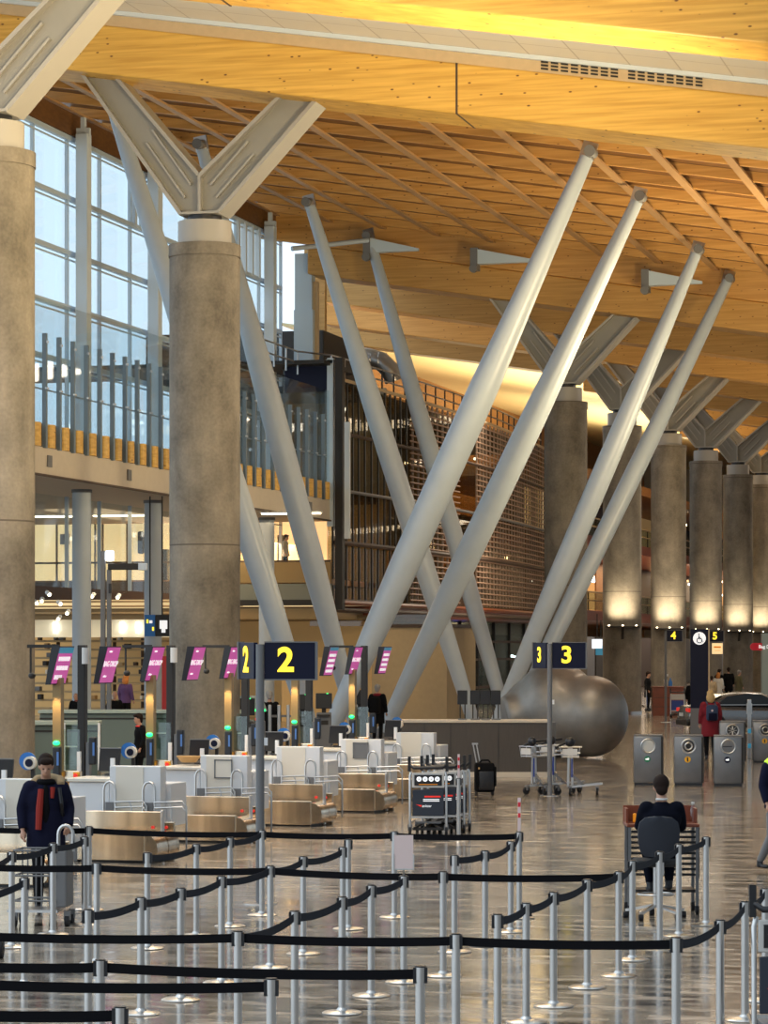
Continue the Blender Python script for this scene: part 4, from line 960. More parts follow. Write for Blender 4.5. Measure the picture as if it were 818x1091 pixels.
# ============================================================ CAR
cr_ = thing('car', 'silver saloon car parked behind the person in the crimson coat', 'car', (*G(797, 99.2), 0), TH+.16)
def carsec(x, w, z0, z1, n=16, e=3.2):
    ring = []
    for k in range(n):
        a = 2*PI*k/n; c_, s_ = math.cos(a), math.sin(a); ring.append((x, w/2*math.copysign(abs(c_)**(2/e), c_), (z0+z1)/2+(z1-z0)/2*math.copysign(abs(s_)**(2/e), s_)))
    return ring
obj('body', B().rings([carsec(x,w_,a,b_) for x,w_,a,b_ in ((-2.4,1.3,.42,.8),(-2.36,1.6,.3,.96),(-2.15,1.78,.22,1.0),(-1.4,1.84,.2,1.02),(0,1.86,.18,.98),(1.1,1.84,.2,.95),(1.9,1.78,.22,.84),(2.3,1.6,.26,.72),(2.42,1.3,.32,.6))]), 'paint', cr_, True)
obj('roof', B().rings([carsec(x,w_,a,b_) for x,w_,a,b_ in ((-1.75,1.35,.9,1.0),(-1.05,1.36,.95,1.36),(-.3,1.36,.95,1.46),(.35,1.34,.95,1.43),(1.3,1.4,.85,.97))]), 'paint', cr_, True)
for s_ in (-1, 1):
    y_ = s_*.69
    obj('side_window', B().prism([(-1.35,1.02),(-.95,1.3),(-.3,1.39),(.25,1.37),(.85,1.03)], y_-.015, y_+.015, 'y'), 'cglass', cr_)
    obj('window_trim', B().bar((-1.4,y_+s_*.02,1.0),(.9,y_+s_*.02,1.0),.02,.03), 'steel', cr_)
    obj('tail_light', B().box((-2.33,s_*.62,.82),(.14,.4,.14)), 'redled', cr_, bev=.03)
    obj('mirror', B().ell((.72,s_*.98,1.04),(.08,.1,.07),8), 'paint', cr_, True)
    for x in (-1.4, 1.45):
        wv = obj('wheel', B().disc((x,s_*.84,.33),.33,.22,28), 'rubber', cr_); obj('rim', B().disc((x,s_*.955,.33),.22,.02,24), 'steel', wv)
obj('rear_window', B().rings([[(-1.82,-.55,1.0),(-1.82,.55,1.0),(-1.12,.5,1.34),(-1.12,-.5,1.34)],[(-1.80,-.55,1.02),(-1.80,.55,1.02),(-1.1,.5,1.36),(-1.1,-.5,1.36)]]), 'cglass', cr_)
obj('number_plate', B().box((-2.43,0,.66),(.02,.5,.12)), 'whitec', cr_); obj('rear_bumper', B().box((-2.36,0,.38),(.16,1.5,.2)), 'dark', cr_, bev=.05)
# brown counter in the far hall
bc_ = thing('mahogany_counter', 'reddish brown counter left of the navy pillar', 'counter', (*G(711, 124), 0), TH); obj('body', B().box((0,0,.62),(1.35,.7,1.24)), 'mahog', bc_, bev=.01); obj('top', B().box((0,0,1.27),(1.42,.8,.06)), 'mahog', bc_, bev=.01)
obj('plank_line', B().box((0,-.355,.8),(1.3,.01,.02)).box((0,-.355,.4),(1.3,.01,.02)), 'brownf', bc_)
tag(obj('spray_bottle', B().lathe([(.09,0),(.09,.2),(.03,.28),(.03,.36)], (*G(714,124),1.3), 12), 'blue', smooth=True), 'blue bottle on the mahogany counter', 'bottle')
tag(obj('paper_cup', B().lathe([(.07,0),(.09,.3)], (*G(709,124),1.3), 12), 'whitec', smooth=True), 'white cup on the mahogany counter', 'cup')
# ============================================================ LUGGAGE TROLLEYS
def wheelset(r, pts, R=.07):
    for p in pts:
        w_ = obj('wheel', B().disc((p[0],p[1],R),R,.045,20,'x'), 'rubber', r, True); obj('fork', B().box((p[0],p[1],R+.06),(.07,.05,.1)), 'grey', w_)
def slim_trolley(label):
    r = thing('luggage_trolley', label, 'trolley', (0,0,0), 0, 'single-mast luggage trolleys')      # faces +x (deck), mast at x=0
    obj('mast', B().bar((-.04,0,.16),(-.02,0,1.02),.05).bar((.05,0,.16),(.03,0,1.02),.05), 'steel', r, bev=.01)
    obj('handle', B().tube([(-.28,-.1,.96),(-.15,0,1.04),(.0,0,1.08),(.1,.25,1.1)],.028,10), 'black', r, True); obj('knob', B().ell((0,-.05,1.08),(.1,.08,.1),10), 'black', r, True)
    q = B(); 
    for z in (.98,.86,.78): q.tube([(-.22+(.98-z)*.4,-.2,z),(.24-(.98-z)*.3,-.2,z),(.24-(.98-z)*.3,.2,z),(-.22+(.98-z)*.4,.2,z),(-.22+(.98-z)*.4,-.2,z)],.012,6)
    for x in (-.2,0,.2): q.bar((x,-.2,.98),(x*.8,-.2,.76),.012)
    obj('basket', q, 'steel', r, True); obj('basket_panel', B().box((0,-.21,.88),(.3,.01,.13)), 'whitec', r)
    obj('deck_rail', B().bar((0,-.16,.17),(.66,-.16,.24),.035).bar((0,.16,.17),(.66,.16,.24),.035).bar((.64,-.2,.24),(.64,.2,.24),.035), 'steel', r); obj('brace', B().bar((.03,0,.42),(.28,0,.2),.05).bar((.0,-.14,.16),(.3,-.14,.3),.03), 'grey', r)
    obj('mast_label', B().box((.04,-.03,.55),(.03,.012,.38)), 'bluep', r)
    wheelset(r, ((0,-.2),(0,.2),(.55,-.16),(.55,.16)), .08); return r
sl = slim_trolley('luggage trolley beside the number 3 pole, its deck stretching right'); sl.location = (*G(607, 57.3), 0); sl.rotation_euler = (0,0,TH-.05)
dup(sl, (*G(568.5, 57.6), 0), TH-.9, 'luggage trolley standing left of the number 3 pole'); dup(sl, (*G(588, 58.4), 0), TH-.5, 'luggage trolley half hidden behind the number 3 pole')
def wide_trolley(label, ad='adnavy', icons=True):
    r = thing('luggage_trolley', label, 'trolley', (0,0,0), 0, 'wide luggage trolleys')       # front at y=0 facing -y, width in x
    w_ = .29
    for s_ in (-1,1):
        obj('side_frame', B().tube([(s_*w_,-.02,.14),(s_*w_,0,.95),(s_*(w_-.02),.02,1.02)],.02,10).tube([(s_*w_,0,.2),(s_*w_*.8,.75,.2)],.018,8), 'steel', r, True)
        obj('grip', B().bar((s_*(w_+.01),0,1.02),(s_*(w_+.01),0,1.26),.05), 'black', r)
    obj('handle_bar', B().tube([(-w_,0,1.12),(-w_+.06,-.06,1.08),(w_-.06,-.06,1.08),(w_,0,1.12)],.025,10), 'black', r, True)
    obj('upper_board', B().box((0,0,.88),(2*w_-.06,.03,.24)), 'whitec', r, bev=.01)
    if icons:
        p_ = obj('icon_panel', B().box((0,-.02,.88),(.44,.012,.17)), 'black', r)
        for k in range(4): obj('icon', B().disc((-.145+.097*k,-.03,.9),.04,.01,20), 'whitetx', p_); obj('icon_mark', B().box((-.145+.097*k,-.037,.9),(.03,.006,.012)), 'black', p_)
        obj('icon_caption', B().box((0,-.03,.815),(.3,.006,.01)), 'orange', p_)
    a_ = obj('advert_board', B().box((0,-.01,.52),(2*w_-.08,.03,.42)), ad, r, bev=.008)
    if icons:
        obj('red_heading', B().box((.07,-.03,.62),(.26,.006,.025)), 'redled', a_); obj('text_line', B().box((.05,-.03,.575),(.26,.006,.012)).box((.05,-.03,.55),(.26,.006,.012)), 'whitetx', a_)
        obj('red_swoosh', B().prism([(-.2,.5),(-.11,.455),(-.1,.485),(-.16,.49)],-.033,-.027), 'redled', a_); text('brand_text', 'avinor', .06, 'whitetx', a_, (-.02,-.03,.47))
    obj('crossbar', B().box((0,0,.29),(2*w_,.03,.03)), 'steel', r); obj('axle_tangle', B().bar((-.22,-.05,.12),(.1,.3,.28),.03).bar((-.1,-.02,.1),(.2,.3,.24),.025).bar((.22,-.05,.1),(-.05,.35,.26),.03).box((0,0,.1),(.5,.04,.04)), 'dark', r)
    obj('deck', B().box((0,.4,.2),(.42,.7,.03)), 'grey', r)
    wheelset(r, ((-w_,0),(w_,0),(-.18,.72),(.18,.72)), .065); return r
d = 45; x, y = G(456, d); a = TH-.02
w1 = wide_trolley('front trolley of the nested stack, showing a dark advert board and round icons'); w1.location = (x, y, 0); w1.rotation_euler = (0,0,a)
for k in range(3):
    dup(w1, (*G(463+6.0*k+6, d+.3+.32*k), 0), a, '%s nested luggage trolley counted back from the front of the stack' % ORD[k+1])
w2 = wide_trolley('trolley with a royal blue board beside the mahogany counter', 'bluep', False); w2.location = (*G(721.5, 121), 0); w2.rotation_euler = (0,0,TH)
dup(w1, (*G(845, 20.7), 0), TH, 'nearest luggage trolley with a navy board, cut by the lower right edge')
dup(w2, (*G(690, 133), 0), TH+1.2, 'distant trolley parked left of the mahogany counter')
# trolley pushed by the man in the parka
pt = thing('baggage_cart', 'grey-panelled airport cart pushed by the man in the navy parka', 'cart', (*G(68, 30.4), 0), TH-.1)
obj('side_panel', B().box((0,0,.52),(.14,.36,.62)), 'grey', pt, bev=.02)
obj('hoop', B().tube([(-.06,0,.8)]+[(-.06+.08-.08*math.cos(PI*i/8),0,.98+.1*math.sin(PI*i/8)) for i in range(9)]+[(.1,0,.8)],.02,10), 'steel', pt, True)
q = B()
for z in (.28,.55,.82): q.tube([(-.5,-.2,z),(-.05,-.2,z),(-.05,.2,z),(-.5,.2,z),(-.5,-.2,z)],.012,6)
for x in (-.5,-.35,-.2): q.bar((x,-.2,.12),(x,-.2,.82),.014).bar((x,.2,.12),(x,.2,.82),.014)
obj('cage', q, 'grey', pt); obj('deck', B().box((-.3,0,.17),(.55,.42,.03)), 'steel', pt); wheelset(pt, ((.06,-.1),(.06,.12),(-.5,-.18),(-.5,.18)), .06)
tw = thing('stray_cart', 'cart wheel poking in at the left edge behind the belts', 'cart', (*G(1, 27.2), 0), TH); wheelset(tw, ((0,0),(-.5,0)), .1); obj('frame', B().bar((0,0,.2),(-.6,0,.3),.04).bar((-.5,0,.3),(-.5,0,.9),.03), 'dark', tw)
# ============================================================ SEATED MAN'S DESK AND CHAIR
dd_ = 31.6; x, y = G(707, dd_); dt = thing('portable_desk', 'tall portable wooden-topped desk with black slatted sides', 'desk', (x, y, 0), TH); Wd = .82
obj('top', B().box((0,.3,1.0),(Wd,.55,.035)), 'mahog', dt, bev=.008)
obj('back_rail', B().box((0,.56,1.1),(Wd,.025,.2)).box((-Wd/2+.02,.4,1.09),(.025,.32,.18)).box((Wd/2-.02,.4,1.09),(.025,.32,.18)), 'mahog', dt)
q = B()
for k in range(9): q.box((0,.05,.93-.06*k),(Wd-.02,.02,.028))
q.box((-Wd/2+.02,.05,.7),(.03,.03,.56)).box((Wd/2-.02,.05,.7),(.03,.03,.56)); obj('slatted_panel', q, 'blackm', dt)
for s_ in (-1,1):
    obj('leg', B().bar((s_*(Wd/2-.03),.05,.98),(s_*(Wd/2-.03),.05,.1),.035), 'grey', dt); obj('leg', B().bar((s_*(Wd/2-.03),.5,.98),(s_*(Wd/2-.03),.5,.1),.035), 'grey', dt)
    obj('caster', B().disc((s_*(Wd/2-.03),.05,.05),.05,.04,16,'x').disc((s_*(Wd/2-.03),.5,.05),.05,.04,16,'x'), 'rubber', dt)
obj('footrest', B().box((0,.3,.26),(Wd-.08,.4,.03)), 'dark', dt)
bt = thing('water_bottle', 'clear plastic bottle on the portable desk', 'bottle', P(738, 880, dd_+.35)); bt.location.z = 1.018; obj('bottle_body', B().lathe([(.035,0),(.035,.14),(.015,.19),(.015,.21)], n=16), 'glass', bt, True); obj('cap', B().lathe([(.018,.21),(.018,.23)], n=12), 'whitec', bt)
cupx = P(676, 880, dd_+.35); tag(obj('amber_box', B().box((0,0,.05),(.04,.04,.10)), 'orange', loc=(cupx.x, cupx.y, 1.02), bev=.01), 'small orange box at the left end of the portable desk', 'box')
x, y = G(700, 31.1); ch = thing('office_chair', 'dark drafting chair with a curved back seen from behind', 'chair', (x, y, 0), TH+.05)
q = B(); rs_ = []
for z, w_ in ((.7,.30),(.75,.40),(.85,.45),(1.0,.46),(1.08,.42),(1.13,.30),(1.145,.1)):
    ring = []
    for k in range(12):
        f = k/11*2-1; ring.append((f*w_/2, -.18+.07*f*f*0-.05*(1-f*f)+.04, z))
    for k in range(12):
        f = 1-k/11*2; ring.append((f*w_/2, -.18-.05*(1-f*f)+.09, z))
    rs_.append(ring)
obj('backrest', q.rings(rs_), 'chairc', ch, True); obj('seat', B().box((0,.12,.62),(.48,.46,.08),0,.03), 'blackm', ch, True)
obj('back_support', B().box((0,-.2,.62),(.09,.04,.24)), 'steel', ch, bev=.01); obj('gas_lift', B().lathe([(.03,.12),(.03,.58)], (0,.1,0), 16), 'steel', ch, True)
for k in range(5):
    a_ = 2*PI*k/5+.3; e = (.34*math.cos(a_), .1+.34*math.sin(a_), .085); obj('base_arm', B().bar((0,.1,.15), e, .045, .03), 'steel', ch); obj('caster', B().disc((e[0],e[1],.035),.035,.05,14,'x'), 'rubber', ch)
obj('foot_ring', B().torus((0,.1,.27),.2,.012,'z'), 'steel', ch, True)
# ============================================================ BELT POSTS
Hp = .96
def dpost(pyt): return (CZ-Hp)*3000/(pyt-690)
def post(px, pyt, label, marker=False):
    d = dpost(pyt); x, y = G(px, d); r = thing('barrier_post', label, 'barrier post', (x, y, 0), TH, 'steel belt barrier posts')
    return r
pb = None
def fill(r):
    global pb
    if pb is None:
        obj('base', B().lathe([(.005,0),(.165,0),(.168,.008),(.15,.018),(.05,.03),(.034,.05)], n=36), 'steel', r, True)
        obj('pole', B().lathe([(.031,.02),(.031,Hp-.06)], n=20), 'steel', r, True)
        h = obj('head', B().lathe([(.034,Hp-.1),(.034,Hp-.005),(.028,Hp)], n=20), 'steel', r, True)
        obj('belt_cassette', B().box((-.036,0,Hp-.06),(.02,.045,.1)).box((.036,0,Hp-.06),(.02,.045,.1)).box((0,.036,Hp-.06),(.045,.02,.1)).lathe([(.036,Hp-.008),(.036,Hp)], n=20), 'black', h)
        pb = r
    else:
        for ch_ in list(pb.children):
            if ch_.name.startswith('belt') and not ch_.name.startswith('belt_c'): continue
            c = ch_.copy(); C.objects.link(c); c.parent = r
            for g in ch_.children: k = g.copy(); C.objects.link(k); k.parent = c
posts = {}
def chain(name, pts, m='beltg', sag=.05):
    prev = None
    n = len(pts); vis = [p for p in pts if p[0] > 0]; cnt = 0
    for (px, py) in pts:
        key = (px, py)
        if key in posts: r = posts[key]; cnt += 1
        else:
            if px > 0: lab = '%s post from the left in the %s' % (ORD[cnt], name); cnt += 1
            else: lab = 'off-frame post of the %s' % name
            r = post(px, py, lab); fill(r); posts[key] = r
        if prev:
            a, c_ = prev.location, r.location; dv = c_-a; ln = dv.length; n_ = 10; h = .032; z0_ = Hp-.055
            ul = Matrix.Rotation(-prev.rotation_euler[2], 3, 'Z') @ dv; rg = []
            side = Vector((-ul.y, ul.x, 0)).normalized()*.0015
            for i in range(n_+1):
                f = i/n_; p_ = ul*f; p_.z = z0_-sag*4*f*(1-f)*min(1, ln/2)
                st_ = .04/ln
                if i == 0: p_ = ul*st_; p_.z = z0_
                if i == n_: p_ = ul*(1-st_); p_.z = z0_
                rg.append([p_+side+Vector((0,0,h)), p_-side+Vector((0,0,h)), p_-side-Vector((0,0,h)), p_+side-Vector((0,0,h))])
            obj('belt', B().rings(rg), m, prev)
        prev = r
chain('nearest short black belt line at the lower left', [(-60,1070.5),(128,1072)], 'belt', .02)
chain('second nearest black belt line at the lower left', [(-60,1038),(289,1042)], 'belt', .02)
chain('black belt line crossing lower left and centre', [(-60,1020),(107,1022),(447.6,1029)], 'belt', .02)
chain('long black belt line across the lower picture', [(-60,988),(253.5,991.5),(485.7,994.5),(720,998)], 'belt', .02)
chain('middle black belt line across the picture', [(-40,917),(103,919),(288,922),(472,928),(659,928)], 'belt', .02)
chain('farthest black belt line across the picture', [(-40,878),(95,880),(279,884),(420,885.5),(553,886)], 'belt', .02)
chain('grey belt line rising from the lower left', [(94,968.5),(150,955.5),(192.5,945.5),(236,933),(288,922),(323,912),(365,902)], 'beltg')
chain('grey belt line rising from the lower centre', [(253.5,991.5),(314,970),(364.5,955),(395.5,942.5),(430,932.5)], 'beltg')
chain('grey belt line climbing toward the seated man', [(530,973.5),(560.5,961.5),(589.5,950),(625.5,936.5),(659,928),(673.5,916.5),(702.7,907),(723,899),(752,891)], 'beltg')
chain('grey belt line at the lower right', [(720,998),(767,979.5),(793.5,960),(815,946)], 'beltg')
chain('left grey belt line beside the parka man', [(-40,925),(12.5,907),(56.5,898),(90,891)], 'beltg')
chain('short grey belt right of the parka man', [(157,908),(209,899),(245,892),(279,884)], 'beltg')
chain('short grey belt line left of the portable desk', [(484,910.6),(516.6,906),(544,896),(553,886)], 'beltg')
chain('short belt stub at the left edge', [(-40,951),(26,934.5)], 'beltg')
r = post(371, 894, 'single post behind the end of the rising grey belt line'); fill(r)
def marker(r, parent_label=None):
    m = obj('marker_strip', B().box((0,0,Hp+.19),(.035,.012,.37)), 'pinkp', r); obj('red_patch', B().box((0,-.008,Hp+.3),(.03,.004,.05)).box((0,-.008,Hp+.18),(.03,.004,.05)), 'redsign', m)
r = post(489, 826, 'lone post with a white and red marker beside the trolley stack'); r.location = (*G(488.5, 44.0), 0); fill(r); marker(r)
marker(posts[(553,886)]); posts[(553,886)]['label'] = 'post topped by a white and red marker at the end of the farthest belt'
r = posts[(430,932.5)]; r['label'] = 'post carrying a pale pink paper in a frame'
obj('paper_holder', B().box((0,-.02,Hp+.21),(.17,.012,.3)), 'pinkp', r); obj('holder_frame', B().box((-.088,-.02,Hp+.12),(.012,.02,.14)).box((.088,-.02,Hp+.12),(.012,.02,.14)).box((0,-.02,Hp+.055),(.18,.02,.012)).bar((0,0,Hp),(0,-.02,Hp+.06),.02), 'steel', r)
# ============================================================ PEOPLE
STAND = dict(hip=(.09,0,.93), knee=(.10,-.03,.50), ankle=(.10,.02,.09), shoulder=(.19,.01,1.44), elbow=(.25,.03,1.16), wrist=(.26,-.07,.92), hand=(.255,-.11,.84), head=(0,-.03,1.64), look=(0,-1,-.1))
def person(label, loc, rz, pose=None, top='blackc', legs='blackc', hair='hairb', scale=1, fine=True, coat=.62, hood=False, long_hair=False, extras=None, bald=False, trousers=True, bulk=1.0, shift=0):
    p = dict(STAND); p.update(pose or {})
    def LR(k, s):                                # side s: +1 right (x>0)
        v = p.get(k+('R' if s > 0 else 'L'), None)
        if v is None: v = p[k]; v = (v[0]*s, v[1], v[2])
        return Vector(v)
    r = thing('person', label, 'person', loc, rz); r.scale = (scale,)*3
    hd = Vector(p['head']); nk = (LR('shoulder',1)+LR('shoulder',-1))/2; pv = (LR('hip',1)+LR('hip',-1))/2
    vox = .011 if fine else .022
    q = B()
    def torso(q, g, z0=0):
        d = nk-pv; n = 16; rg = []
        ax = (LR('shoulder',1)-LR('shoulder',-1)).normalized(); fw = ax.cross(d.normalized()).normalized()
        for f, rx, ry in ((-.12,.12,.09),(0,.165,.115),(.2,.155,.11),(.4,.145,.105),(.65,.175,.12),(.82,.18,.115),(.95,.125,.09),(1.05,.065,.06)):
            c = pv+d*f; rg.append([c+ax*(rx*g)*math.cos(2*PI*k/n)+fw*(ry*g)*math.sin(2*PI*k/n) for k in range(n)])
        return q.rings(rg)
    torso(q, 1)
    q.tube([nk-Vector((0,0,.02)), nk.lerp(hd,.5), hd-Vector((0,0,.02))], 0, 14, [.065,.055,.055])
    # head with jaw, nose, ears
    lk = Vector(p['look']).normalized(); yv = -lk; xv = yv.cross(Vector((0,0,1))).normalized(); zv = xv.cross(yv).normalized()
    M3 = Matrix((xv, yv, zv)).transposed()
    def H(a, b_, c_): return hd + M3 @ Vector((a, b_, c_))
    q.ell(H(0,.012,.03), (.075,.095,.105), 12, M3); q.ell(H(0,-.03,-.05), (.052,.06,.065), 10, M3)
    q.tube([H(0,-.085,.02), H(0,-.108,-.015)], 0, 8, [.012,.017]); q.ell(H(0,-.082,-.052),(.024,.012,.01),6,M3)
    for s in (-1,1): q.ell(H(s*.078,.01,0),(.012,.022,.034),6,M3)
    for s in (-1,1):
        sh, el, wr, ha = LR('shoulder',s), LR('elbow',s), LR('wrist',s), LR('hand',s)
        q.tube([sh, sh.lerp(el,.5), el, el.lerp(wr,.3), wr], 0, 12, [.058,.048,.038,.038,.026])
        hv = (ha-wr); hl = hv.normalized(); side_ = Vector((s,0,0))-hl*hl.dot(Vector((s,0,0))); side_.normalize(); nrm = hl.cross(side_).normalized()
        palm = wr+hl*.055; q.ell(palm,(.04,.04,.05),8); 
        if fine:
            for k, (o_, ln) in enumerate(((-.03,.062),(-.01,.075),(.01,.07),(.03,.055))):
                b0 = palm+nrm*o_+hl*.03; b1 = b0+hl*ln*.5; b2 = b1+hl*ln*.35-side_*ln*.35; q.tube([b0,b1,b2],0,6,[.010,.009,.008])
            t0 = palm+nrm*(-.03 if s*1 > 0 else .03); q.tube([t0, t0+(-side_*.2+nrm*(-1 if s>0 else 1))*.03+hl*.01, t0+hl*.045+nrm*(-.035 if s>0 else .035)],0,6,[.013,.011,.009])
        hp, kn, an = LR('hip',s), LR('knee',s), LR('ankle',s)
        q.tube([hp, hp.lerp(kn,.5), kn, kn.lerp(an,.3), an], 0, 12, [.088,.075,.055,.055,.036])
    obj('body', q, 'skin', r, remesh=vox)
    for s in (-1,1): obj('eye', B().ell(H(s*.03,-.083,.018),(.011,.007,.007),6,M3), 'black', r, True)
    if not bald or True:
        q = B()
        if bald: q.ell(H(0,.045,-.0),(.079,.07,.06),10,M3)
        else:
            q.ell(H(0,.035,.05),(.092,.10,.105),12,M3); q.ell(H(0,-.05,.095),(.075,.055,.04),10,M3); q.ell(H(.0,.07,-.03),(.07,.05,.07),10,M3)
            if long_hair: q.ell(H(0,.06,-.06),(.12,.08,.14),12,M3); q.ell(H(-.06,.02,-.05),(.035,.05,.11),10,M3); q.ell(H(.06,.02,-.05),(.035,.05,.11),10,M3)
        obj('hair', q, hair, r, remesh=.012)
    # jacket
    q = B(); torso(q, 1.16*bulk)
    g = 1.0*bulk; hemz = coat
    if not p.get('sit'):
        q.loft([(pv.x,pv.y,hemz,.2*g,.15*g),(pv.x,pv.y,pv.z,.19*g,.14*g),(pv.x,pv.y,pv.z+.2,.17*g,.13*g)])
    else: q.ell(pv+Vector((0,.0,.02)),(.2,.16,.1),10)
    for s in (-1,1):
        sh, el, wr = LR('shoulder',s), LR('elbow',s), LR('wrist',s)
        q.ell(sh+Vector((-s*.02,0,-.015)), (.078*g,.078*g,.07*g), 8)
        q.tube([sh-Vector((s*.015,0,.015)), sh.lerp(el,.5), el, wr.lerp(el,.1)], 0, 12, [.078*g,.068*g,.058*g,.046*g])
    q.tube([nk-Vector((0,0,.06)), nk+Vector((0,.01,.05))],0,14,[.10,.072])
    jk = obj('jacket', q, top, r, remesh=.018)
    # trousers, shoes
    q = B(); q.ell(pv+Vector((0,.01,.0)),(.165,.125,.12),10)
    for s in (-1,1):
        hp, kn, an = LR('hip',s), LR('knee',s), LR('ankle',s); q.tube([hp, hp.lerp(kn,.5), kn, kn.lerp(an,.5), an+Vector((0,0,.01))], 0, 12, [.098,.086,.068,.062,.05])
    obj('trousers', q, legs, r, remesh=.018)
    for s in (-1,1):
        an = LR('ankle',s); tz = an.z-.09
        q = B(); q.ell((an.x,an.y+.0,tz+.045),(.04,.06,.045),8); q.ell((an.x,an.y-.1,tz+.032),(.042,.08,.032),8); q.tube([(an.x,an.y,tz+.04),(an.x,an.y,tz+.12)],.045,10); obj('shoe', q, 'black', r, remesh=.012)
    if extras: extras(r, LR, nk, pv, H)
    return r
SEATED = dict(sit=True, hip=(.09,0,.70), knee=(.13,-.42,.66), ankle=(.12,-.36,.35), shoulder=(.19,-.02,1.18), elbow=(.27,-.14,.98), wrist=(.2,-.36,1.05), hand=(.17,-.45,1.06), head=(0,-.06,1.40), look=(0,-1,-.3))
# man in the navy parka, walking toward the viewer's left, looking down
def parka(r, LR, nk, pv, H):
    q = B(); q.tube([(.16,-.06,nk.z+.0),(.17,.06,nk.z+.06),(.08,.16,nk.z+.08),(-.08,.16,nk.z+.06),(-.15,.08,nk.z+.0)],.055,10); obj('fur_hood', q, 'fur', r, remesh=.02)
    obj('red_lining', B().tube([(-.07,-.12,1.40),(-.095,-.165,1.2),(-.11,-.185,.95)],0,8,[.035,.04,.035]).tube([(.06,-.12,1.42),(.05,-.15,1.3)],0,8,[.03,.02]), 'redl', r, True)
    obj('dark_sweater', B().ell((-.02,-.115,1.2),(.05,.05,.26),10), 'blackc', r, True)
    obj('scarf', B().torus((nk.x,nk.y-.01,nk.z+.04),.075,.035,'z',16,8), 'blackc', r, True)
    b_ = obj('backpack', B().box((.1,.24,1.18),(.3,.2,.5),0,.06), 'blackc', r, True); obj('strap', B().tube([(.13,-.14,1.42),(.15,-.16,1.25),(.19,-.02,1.05)],.022,8), 'black', b_)
x, y = G(49, 31.9)
person('man in a navy parka with fur-trimmed hood and red lining, looking down', (x, y, 0), TH+.25, dict(elbow=(.27,.04,1.17), wristL=(-.27,-.05,.93), handL=(-.265,-.1,.85), wristR=(.24,-.14,.96), handR=(.2,-.22,.93), kneeL=(-.1,-.1,.5), ankleL=(-.1,-.12,.09), kneeR=(.09,-.02,.5), ankleR=(.1,.16,.1), head=(-.01,-.07,1.65), look=(-.12,-1,-.45)), 'navyc', 'blackc', 'hairb', 1.0, True, .74, bulk=1.14, extras=parka)
# man seated at the portable desk, back to the viewer
x, y = G(705, 31.3)
def cuff(r, LR, nk, pv, H): obj('shirt_collar', B().torus((nk.x,nk.y+.01,nk.z+.075),.058,.012,'z'), 'whitec', r, True)
person('man in a dark suit seated with his back to the camera', (x, y, 0), TH+PI, dict(SEATED, hip=(.09,-.02,.74), knee=(.13,-.40,.72), ankle=(.10,-.22,.37), ankleR=(.12,-.12,.36), shoulder=(.185,-.02,1.24), elbow=(.235,-.16,1.0), wrist=(.18,-.38,1.06), hand=(.15,-.46,1.07), head=(0,-.10,1.43)), 'suit', 'suit', 'hairb', 1.0, True, bulk=1.06, extras=cuff)
# hi-vis worker at the right edge
def vest(r, LR, nk, pv, H):
    obj('hi_vis_yoke', B().tube([(-.2,0,1.43),(-.1,-.02,1.49),(.1,-.02,1.49),(.2,0,1.43)],0,12,[.08,.09,.09,.08]).ell((0,0,1.36),(.215,.155,.1),12), 'hiviz', r, remesh=.02)
    obj('reflective_band', B().loft([(0,0,1.02,.2,.15),(0,0,1.07,.2,.15)]), 'reflt', r, True)
x, y = G(829, 37.5)
person('worker in a yellow-shouldered hi-vis vest walking at the right edge', (x, y, 0), TH+.6, dict(kneeR=(.1,-.18,.52), ankleR=(.1,-.25,.12), ankleL=(-.1,.25,.14), kneeL=(-.1,.02,.5)), 'navyc', 'grey', 'hairb', 1.0, True, .86, bulk=1.08, extras=vest)
# woman in a crimson coat
def pack(r, LR, nk, pv, H):
    b_ = obj('backpack', B().box((0,.22,1.22),(.3,.17,.42),0,.06), 'bluepk', r, True); obj('pocket', B().box((0,.31,1.12),(.22,.04,.18),0,.015), 'navyc', b_, True); obj('badge', B().disc((.02,.335,1.28),.028,.01,16), 'pinkp', b_)
    for s in (-1,1): obj('strap', B().tube([(s*.1,.16,1.42),(s*.11,.02,1.5),(s*.12,-.12,1.4)],.022,8), 'bluepk', b_)
MT['bluepk'] = mat('blue_nylon', (.025,.045,.10), .7)
x, y = G(756.5, 75.5)
person('person with blond hair in a crimson coat and blue backpack, seen from behind', (x, y, 0), TH+PI+.1, dict(head=(0,-.02,1.66)), 'redc', 'blackc', 'hairy', 1.03, True, .60, long_hair=True, bulk=1.2, extras=pack)
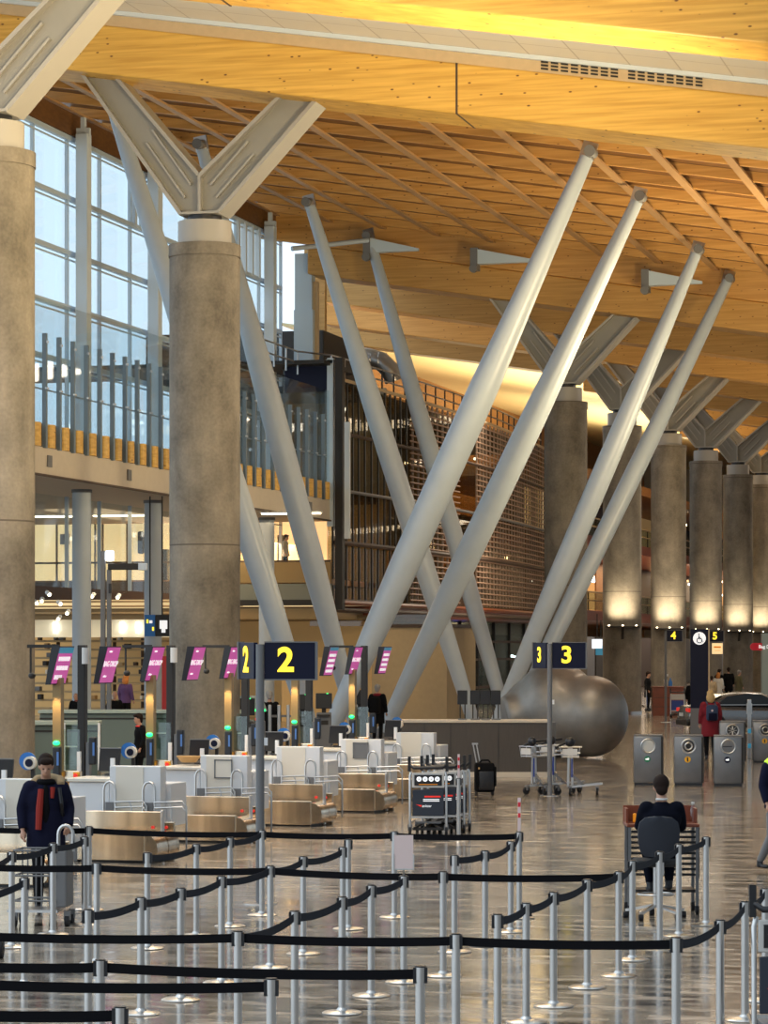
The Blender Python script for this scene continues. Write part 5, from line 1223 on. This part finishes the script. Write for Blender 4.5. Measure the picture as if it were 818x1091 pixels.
# person with red scarf by the tubes
def scarf(r, LR, nk, pv, H): obj('red_scarf', B().torus((nk.x,nk.y+.0,nk.z+.03),.09,.045,'z'), 'redc', r, True); obj('backpack', B().box((0,.22,1.15),(.32,.2,.5),0,.06), 'blackc', r, True)
x, y = G(402, 88); person('grey-haired person in black with a red scarf beside the tube base', (x, y, 0), TH+PI-.3, None, 'blackc', 'blackc', 'hairg', 1.04, False, .6, extras=scarf, bulk=1.15)
x, y = G(82, 86); person('bald man in black with a red collar behind the grey-green counter', (x, y, 0), TH-.2, dict(head=(-.02,-.08,1.60)), 'blackc', 'blackc', 'hairg', .93, False, .7, bald=True, extras=lambda r,LR,nk,pv,H: obj('red_collar', B().torus((nk.x,nk.y-.02,nk.z+.04),.07,.02,'z'), 'redc', r, True))
x, y = G(122, 86); person('man in black behind the grey-green counter below the white screen', (x, y, 0), TH+.3, None, 'blackc', 'blackc', 'hairg', .94, False, .7, bald=True)
x, y = G(149, 60.5); person('dark-haired person in black at the rear desk with an orange lanyard', (x, y, 0), TH-1.2, dict(head=(0,-.05,1.62)), 'blackc', 'blackc', 'hairb', .90, False, .7, extras=lambda r,LR,nk,pv,H: obj('lanyard', B().torus((nk.x,nk.y-.02,nk.z+.02),.085,.012,'z'), 'redled', r, True))
x, y = G(134, 104); person('person with long orange hair and a purple top in the shop', (x, y, 0), TH+PI-.5, None, 'purple', 'blackc', 'hairo', 1.12, False, .85, long_hair=True)
x, y = G(287, 77); person('person in a black coat waiting behind sign 2', (x, y, 0), TH+PI, None, 'blackc', 'blackc', 'hairg', 1.02, False, .6, bulk=1.1)
yy = cy+2.2; px_, py_ = FX(304, yy), yy
person('person in a white shirt in the upstairs office', (px_, py_, 5.95), TH+1.3, dict(head=(0,-.05,1.62)), 'whitec', 'blackc', 'hairb', .93, False, .8)
for px, d_, lb, tp, hr, sc_, rz_, lh in ((766,150,'person in black at the back of the distant group','blackc','hairb',1.04,2.6,False),(776,152,'tall person in black on the right of the distant group','blackc','hairb',1.08,3.4,False),(765,143,'person with long light brown hair in a white top in the distant group','whitec','hairo',.97,3.0,True),(787,146,'person in an olive coat at the right of the distant group','olive','hairg',1.03,2.3,False),(758,138,'person in beige at the left of the distant group','tanc','hairb',.9,3.2,False),(690,133,'person in black standing left of the mahogany counter','blackc','hairb',1.05,1.6,False),(738,112,'dark figure half hidden behind the navy pillar','blackc','hairb',1.0,3.1,False)):
    x, y = G(px, d_); person(lb, (x, y, 0), rz_, None, tp, 'blackc', hr, sc_, False, .62, long_hair=lh, bulk=1.12)
